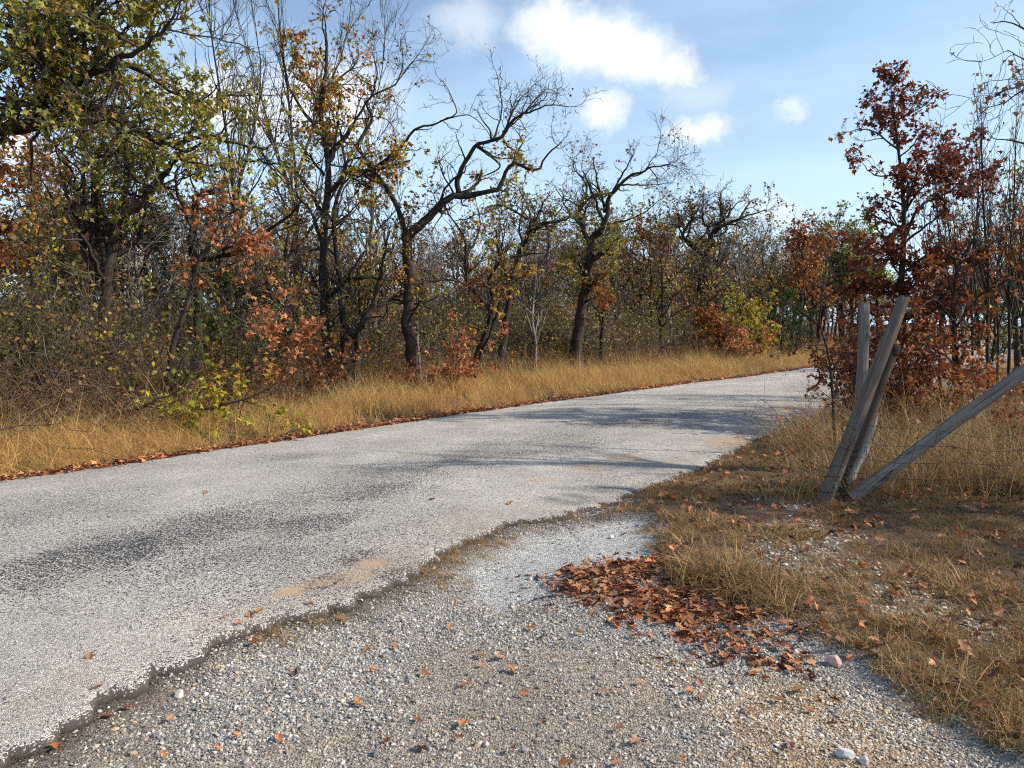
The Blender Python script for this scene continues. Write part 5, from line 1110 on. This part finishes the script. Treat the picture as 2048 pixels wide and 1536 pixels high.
# ------------------------------------------------------------------ fence: posts, brace rail, wire
def wood_mat(name, c0, c1, c2):
    m, N, L, o = mat(name)
    t = N('ShaderNodeTexCoord'); mp = N('ShaderNodeMapping', i={'Scale': (26, 26, 1.3)}); L(t.outputs['Object'], mp.inputs['Vector'])
    n = N('ShaderNodeTexNoise', i={'Scale': 2.2, 'Detail': 7.0, 'Roughness': .62, 'Distortion': .5}); L(mp.outputs[0], n.inputs['Vector'])
    n2 = N('ShaderNodeTexNoise', i={'Scale': 2.6, 'Detail': 4.0}); L(t.outputs['Object'], n2.inputs['Vector'])
    mp3 = N('ShaderNodeMapping', i={'Scale': (40, 40, .7)}); L(t.outputs['Object'], mp3.inputs['Vector']); n3 = N('ShaderNodeTexNoise', i={'Scale': 1.5, 'Detail': 3.0}); L(mp3.outputs[0], n3.inputs['Vector'])
    r = N('ShaderNodeValToRGB'); e = r.color_ramp.elements; e[0].position = .32; e[0].color = (*c0, 1); e[1].position = .7; e[1].color = (*c1, 1); L(n.outputs['Fac'], r.inputs['Fac'])
    mr = N('ShaderNodeMapRange', i={'From Min': .42, 'From Max': .66, 'To Min': 0, 'To Max': .75}); L(n2.outputs['Fac'], mr.inputs['Value'])
    x = N('ShaderNodeMix', data_type='RGBA'); L(mr.outputs[0], x.inputs['Factor']); L(r.outputs[0], x.inputs['A']); x.inputs['B'].default_value = (*c2, 1)
    cr = N('ShaderNodeMapRange', i={'From Min': .60, 'From Max': .66, 'To Min': 0, 'To Max': .8}); L(n3.outputs['Fac'], cr.inputs['Value'])
    x2 = N('ShaderNodeMix', data_type='RGBA'); L(cr.outputs[0], x2.inputs['Factor']); L(x.outputs['Result'], x2.inputs['A']); x2.inputs['B'].default_value = (.03, .022, .016, 1)
    p = N('ShaderNodeBsdfPrincipled', i={'Roughness': .85, 'Specular IOR Level': .2}); L(x2.outputs['Result'], p.inputs['Base Color'])
    h_ = mathn(N, L, 'SUBTRACT', n.outputs['Fac'], cr.outputs[0]); b = N('ShaderNodeBump', i={'Strength': .6, 'Distance': .012}); L(h_, b.inputs['Height']); L(b.outputs[0], p.inputs['Normal']); L(p.outputs[0], o.inputs['Surface']); return m
M_POST = wood_mat('weathered_post', (.085, .066, .052), (.215, .185, .16), (.115, .082, .06))
M_POSTD = wood_mat('dark_split_post', (.06, .045, .034), (.15, .12, .10), (.085, .06, .042))
M_RAIL = wood_mat('weathered_rail', (.10, .085, .078), (.24, .22, .21), (.165, .14, .122))
M_DARKWOOD = wood_mat('rotten_wood', (.02, .016, .012), (.06, .045, .035), (.04, .03, .022))
def log(name, label, A, B, rA, rB, material, seed, k=18, n=26, bow=.02, square=0.0, cat='fence post', knots=3, squash=1.0):
    """a round or split log; local z runs along it so that the grain follows"""
    r2 = np.random.default_rng(seed); A = np.array(A, float); B = np.array(B, float); Lg = float(np.linalg.norm(B - A))
    t = np.linspace(0, 1, n); th = np.arange(k) * 2 * PI / k
    rad = rA + (rB - rA) * t
    prof = 1 + .05 * np.cos(2 * th + 1) + .035 * np.cos(3 * th + r2.uniform(0, 6)) + .02 * r2.standard_normal(k)
    if square: prof = prof * (1 - square) + square * np.minimum(1 / np.maximum(np.abs(np.cos(th)), 1e-3), 1 / np.maximum(np.abs(np.sin(th)), 1e-3)) * .9
    rr = rad[:, None] * prof[None] * (1 + .018 * r2.standard_normal((n, k)))
    for _ in range(knots):
        tk, ak = r2.uniform(.1, .9), r2.uniform(0, 6.28); rr *= 1 + .10 * np.exp(-((t[:, None] - tk) * Lg / .05) ** 2 - (np.angle(np.exp(1j * (th[None] - ak))) / .35) ** 2)
    cx = bow * np.sin(t * PI) + .006 * np.cumsum(r2.standard_normal(n)) * .3; cy = bow * .5 * np.sin(t * PI * 1.7)
    V = np.stack([cx[:, None] + rr * np.cos(th), cy[:, None] + rr * np.sin(th) * squash, np.repeat((t * Lg)[:, None], k, 1)], -1)
    V[-1, :, 2] += .012 * r2.standard_normal(k); idx = np.arange(n * k).reshape(n, k)
    q = np.stack([idx[:-1], np.roll(idx[:-1], -1, 1), np.roll(idx[1:], -1, 1), idx[1:]], -1).reshape(-1, 4)
    mb = MB(); mb.add(V.reshape(-1, 3), [q]); mb.add([(cx[-1], cy[-1], Lg - .006)], [])
    c_ = n * k; mb.F.append(np.stack([idx[-1], np.roll(idx[-1], -1), np.full(k, c_)], 1))
    root = empty(name, A); tag(root, label, cat)
    z = unit(B - A); xx = unit(np.cross((0, 1, 0) if abs(z[1]) < .9 else (1, 0, 0), z)); yy = np.cross(z, xx)
    from mathutils import Matrix
    Mx = Matrix(((xx[0], yy[0], z[0]), (xx[1], yy[1], z[1]), (xx[2], yy[2], z[2])))
    root.rotation_euler = Mx.to_euler()
    o = bpy.data.objects.new('shaft', mb.mesh('shaft')); o.data.materials.append(material); COL.objects.link(o); o.parent = root
    return root, Lg
def P3(px, py, Y, dz=0): v = at(px, py, Y); v[2] += dz; return v
A = P3(1652, 1018, 6.85); A[2] = float(ground_z(A[0], A[1])) - .25; A[0] -= .11
post, Lg = log('leaning_post', 'round weathered post leaning right with cut top, tallest of the fence corner', A, P3(1806, 597, 7.15), .066, .050, M_POST, 701, bow=.012)
postC, Lc = log('broken_post', 'darker split post with hollow black top behind the leaning post', P3(1660, 1014, 7.05, -.15), P3(1790, 693, 7.2), .042, .040, M_POSTD, 702, bow=.01, squash=.8)
# hollow rotten end and the splinter
mb = MB(); tubes(mb, np.array([[(.01, -.004, Lc - .13), (.008, -.004, Lc - .07), (0.004, 0, Lc + .02)]]), np.array([[.025, .04, .045]]), 10, cap=True); o = mb.build('rotten_end', M_DARKWOOD, postC, world=False)
spl = MB(); sp0 = np.array(P3(1697, 968, 6.98)); sp1 = np.array(P3(1756, 826, 7.06)); dd = sp1 - sp0
tt = np.linspace(0, 1, 9); wid = np.array([.03, .036, .04, .04, .036, .03, .024, .015, .003]); ax_ = unit(np.array((dd[2], 0, -dd[0]))); ya = np.array((0, 1, 0))
ring = []
for i, t in enumerate(tt):
    c = sp0 + dd * t + ax_ * .02 * math.sin(t * 3); w = wid[i]; ring.append([c - ax_ * w, c - ya * .022 * (1 - .6 * t), c + ax_ * w * (.9 + .3 * math.sin(i * 2.1)), c + ya * .02 * (1 - .6 * t)])
idx = np.arange(36).reshape(9, 4); spl.add(np.array(ring).reshape(-1, 3), [np.stack([idx[:-1], np.roll(idx[:-1], -1, 1), np.roll(idx[1:], -1, 1), idx[1:]], -1).reshape(-1, 4), idx[:1, ::-1], idx[-1:]])
M_SPL = wood_mat('bleached_splinter', (.22, .20, .18), (.42, .40, .37), (.34, .30, .26))
rt = tag(empty('wood_splinter', sp0), 'pale pointed splinter slab standing against the leaning post', 'wood splinter'); spl.build('slab', M_SPL, rt)
B_ = P3(1712, 960, 8.3); B_[2] = float(ground_z(B_[0], B_[1])) - .2
log('squared_post', 'upright squared grey post standing behind the leaning post', B_, P3(1732, 608, 8.3), .056, .052, M_RAIL, 703, k=20, bow=.008, square=.85)
A = P3(1700, 1012, 6.9); A[2] = float(ground_z(A[0], A[1])) + .03
rail, Lr = log('brace_rail', 'long grey round rail slanting up right from the foot of the leaning post', A, P3(2262, 575, 7.0), .056, .056, M_RAIL, 704, n=40, bow=.03, cat='fence rail', knots=6)
E_ = P3(2275, 560, 7.1); E2 = E_.copy(); E2[2] = float(ground_z(E_[0], E_[1])) - .3; E_[2] += .35
log('fence_post', 'upright round post holding the high end of the brace rail', E2, E_, .10, .09, M_POST, 705)
# woven wire, loose and skewed, from the leaning post to the fence post
M_WIRE, N, L, o = mat('rusty_wire'); p = N('ShaderNodeBsdfPrincipled', i={'Base Color': (.035, .024, .018, 1), 'Roughness': .7, 'Metallic': .3}); L(p.outputs[0], o.inputs['Surface'])
wr = tag(empty('wire_fence', (A[0], A[1], float(ground_z(A[0], A[1])))), 'slack rusty woven wire strung from leaning post through the dry grass', 'wire fence')
rng = np.random.default_rng(710)
def wpt(u, v):   # u along 0..1, v height
    a0 = np.array((3.02, 6.78)); a1 = np.array((E_[0] - .1, E_[1] - .12)); q = a0 + (a1 - a0) * u
    return np.array((q[0] + .10 * v * (1 - u), q[1] + .03 * math.sin(u * 9 + v * 3), float(ground_z(q[0], q[1])) + v * (1 - .18 * math.sin(u * PI)) + .02 * math.sin(u * 14 + v * 5)))
for v in (.10, .27, .44, .61, .78):
    P = np.array([wpt(u, v) for u in np.linspace(0, 1, 40)]); mb = MB(); tubes(mb, P[None], np.full((1, 40), .0020), 4); mb.build('strand', M_WIRE, wr)
for u in np.linspace(.06, .97, 14):
    sk = rng.normal(.05, .025); P = np.array([wpt(min(1, u + sk * (v / .78)), v) for v in np.linspace(.02, .80, 8)]) + rng.standard_normal((8, 3)) * .006; mb = MB(); tubes(mb, P[None], np.full((1, 8), .0018), 4); mb.build('stay', M_WIRE, wr)
for t in (.16, .22, .26, .33, .42):
    a = np.linspace(0, 2 * PI * 1.02, 22); r_ = .072 - .014 * t; mb = MB()
    P = np.stack([r_ * np.cos(a) - .03 * math.sin(t * PI), r_ * np.sin(a), t * Lg + .03 * np.sin(a + t * 9)], 1); tubes(mb, P[None], np.full((1, 22), .003), 4); mb.build('wire_wrap', M_WIRE, post, world=False)
# rusty stakes far down by the road bend
M_STAKE, N, L, o = mat('rusty_steel'); p = N('ShaderNodeBsdfPrincipled', i={'Base Color': (.16, .04, .02, 1), 'Roughness': .7}); L(p.outputs[0], o.inputs['Surface'])
for (px, py, tpx, tpy, lb) in [(1862, 740, 1856, 686, 'rusty red steel stake standing nearly upright by the far road'), (1862, 735, 1872, 694, 'rusty red steel stake leaning across its neighbour by the far road')]:
    a0 = P3(px, py, 24); a0[2] = float(ground_z(a0[0], a0[1])) - .2; b0 = P3(tpx, tpy, 24); z = unit(b0 - a0)
    mb = MB(); sx = unit(np.cross(z, (0, 1, 0))); sy = np.cross(z, sx)
    prof = [(-.03, -.004), (.03, -.004), (.03, .004), (.005, .004), (.005, .035), (-.005, .035), (-.005, .004), (-.03, .004)]
    V = np.array([[a0 + sx * u + sy * v for u, v in prof], [b0 + sx * u + sy * v for u, v in prof]]).reshape(-1, 3)
    mb.add(V, [np.array([[i, (i + 1) % 8, 8 + (i + 1) % 8, 8 + i] for i in range(8)]), np.arange(8, 16)[None]]); rt = tag(empty('steel_stake', a0), lb, 'stake'); mb.build('shaft', M_STAKE, rt, smooth=False)
# small green weed under the brace rail
shrub('weed', 'tiny pale green weed under the foot of the brace rail', 1762, 6.75, .10, .06, [(.16, .22, .13), (.20, .26, .16)], 2.0, 720, .035, 4, DIA, M_DRYTWIG, (10, 6), cat='weed', loc=tuple(gp(1757, 1030)))
tot = sum(len(m.loops) - 2 * len(m.polygons) for m in bpy.data.meshes)
print('TRIS %.2fM' % (tot / 1e6), 'objects', len(bpy.data.objects), 'script %.1fs' % (time.time() - T_START))
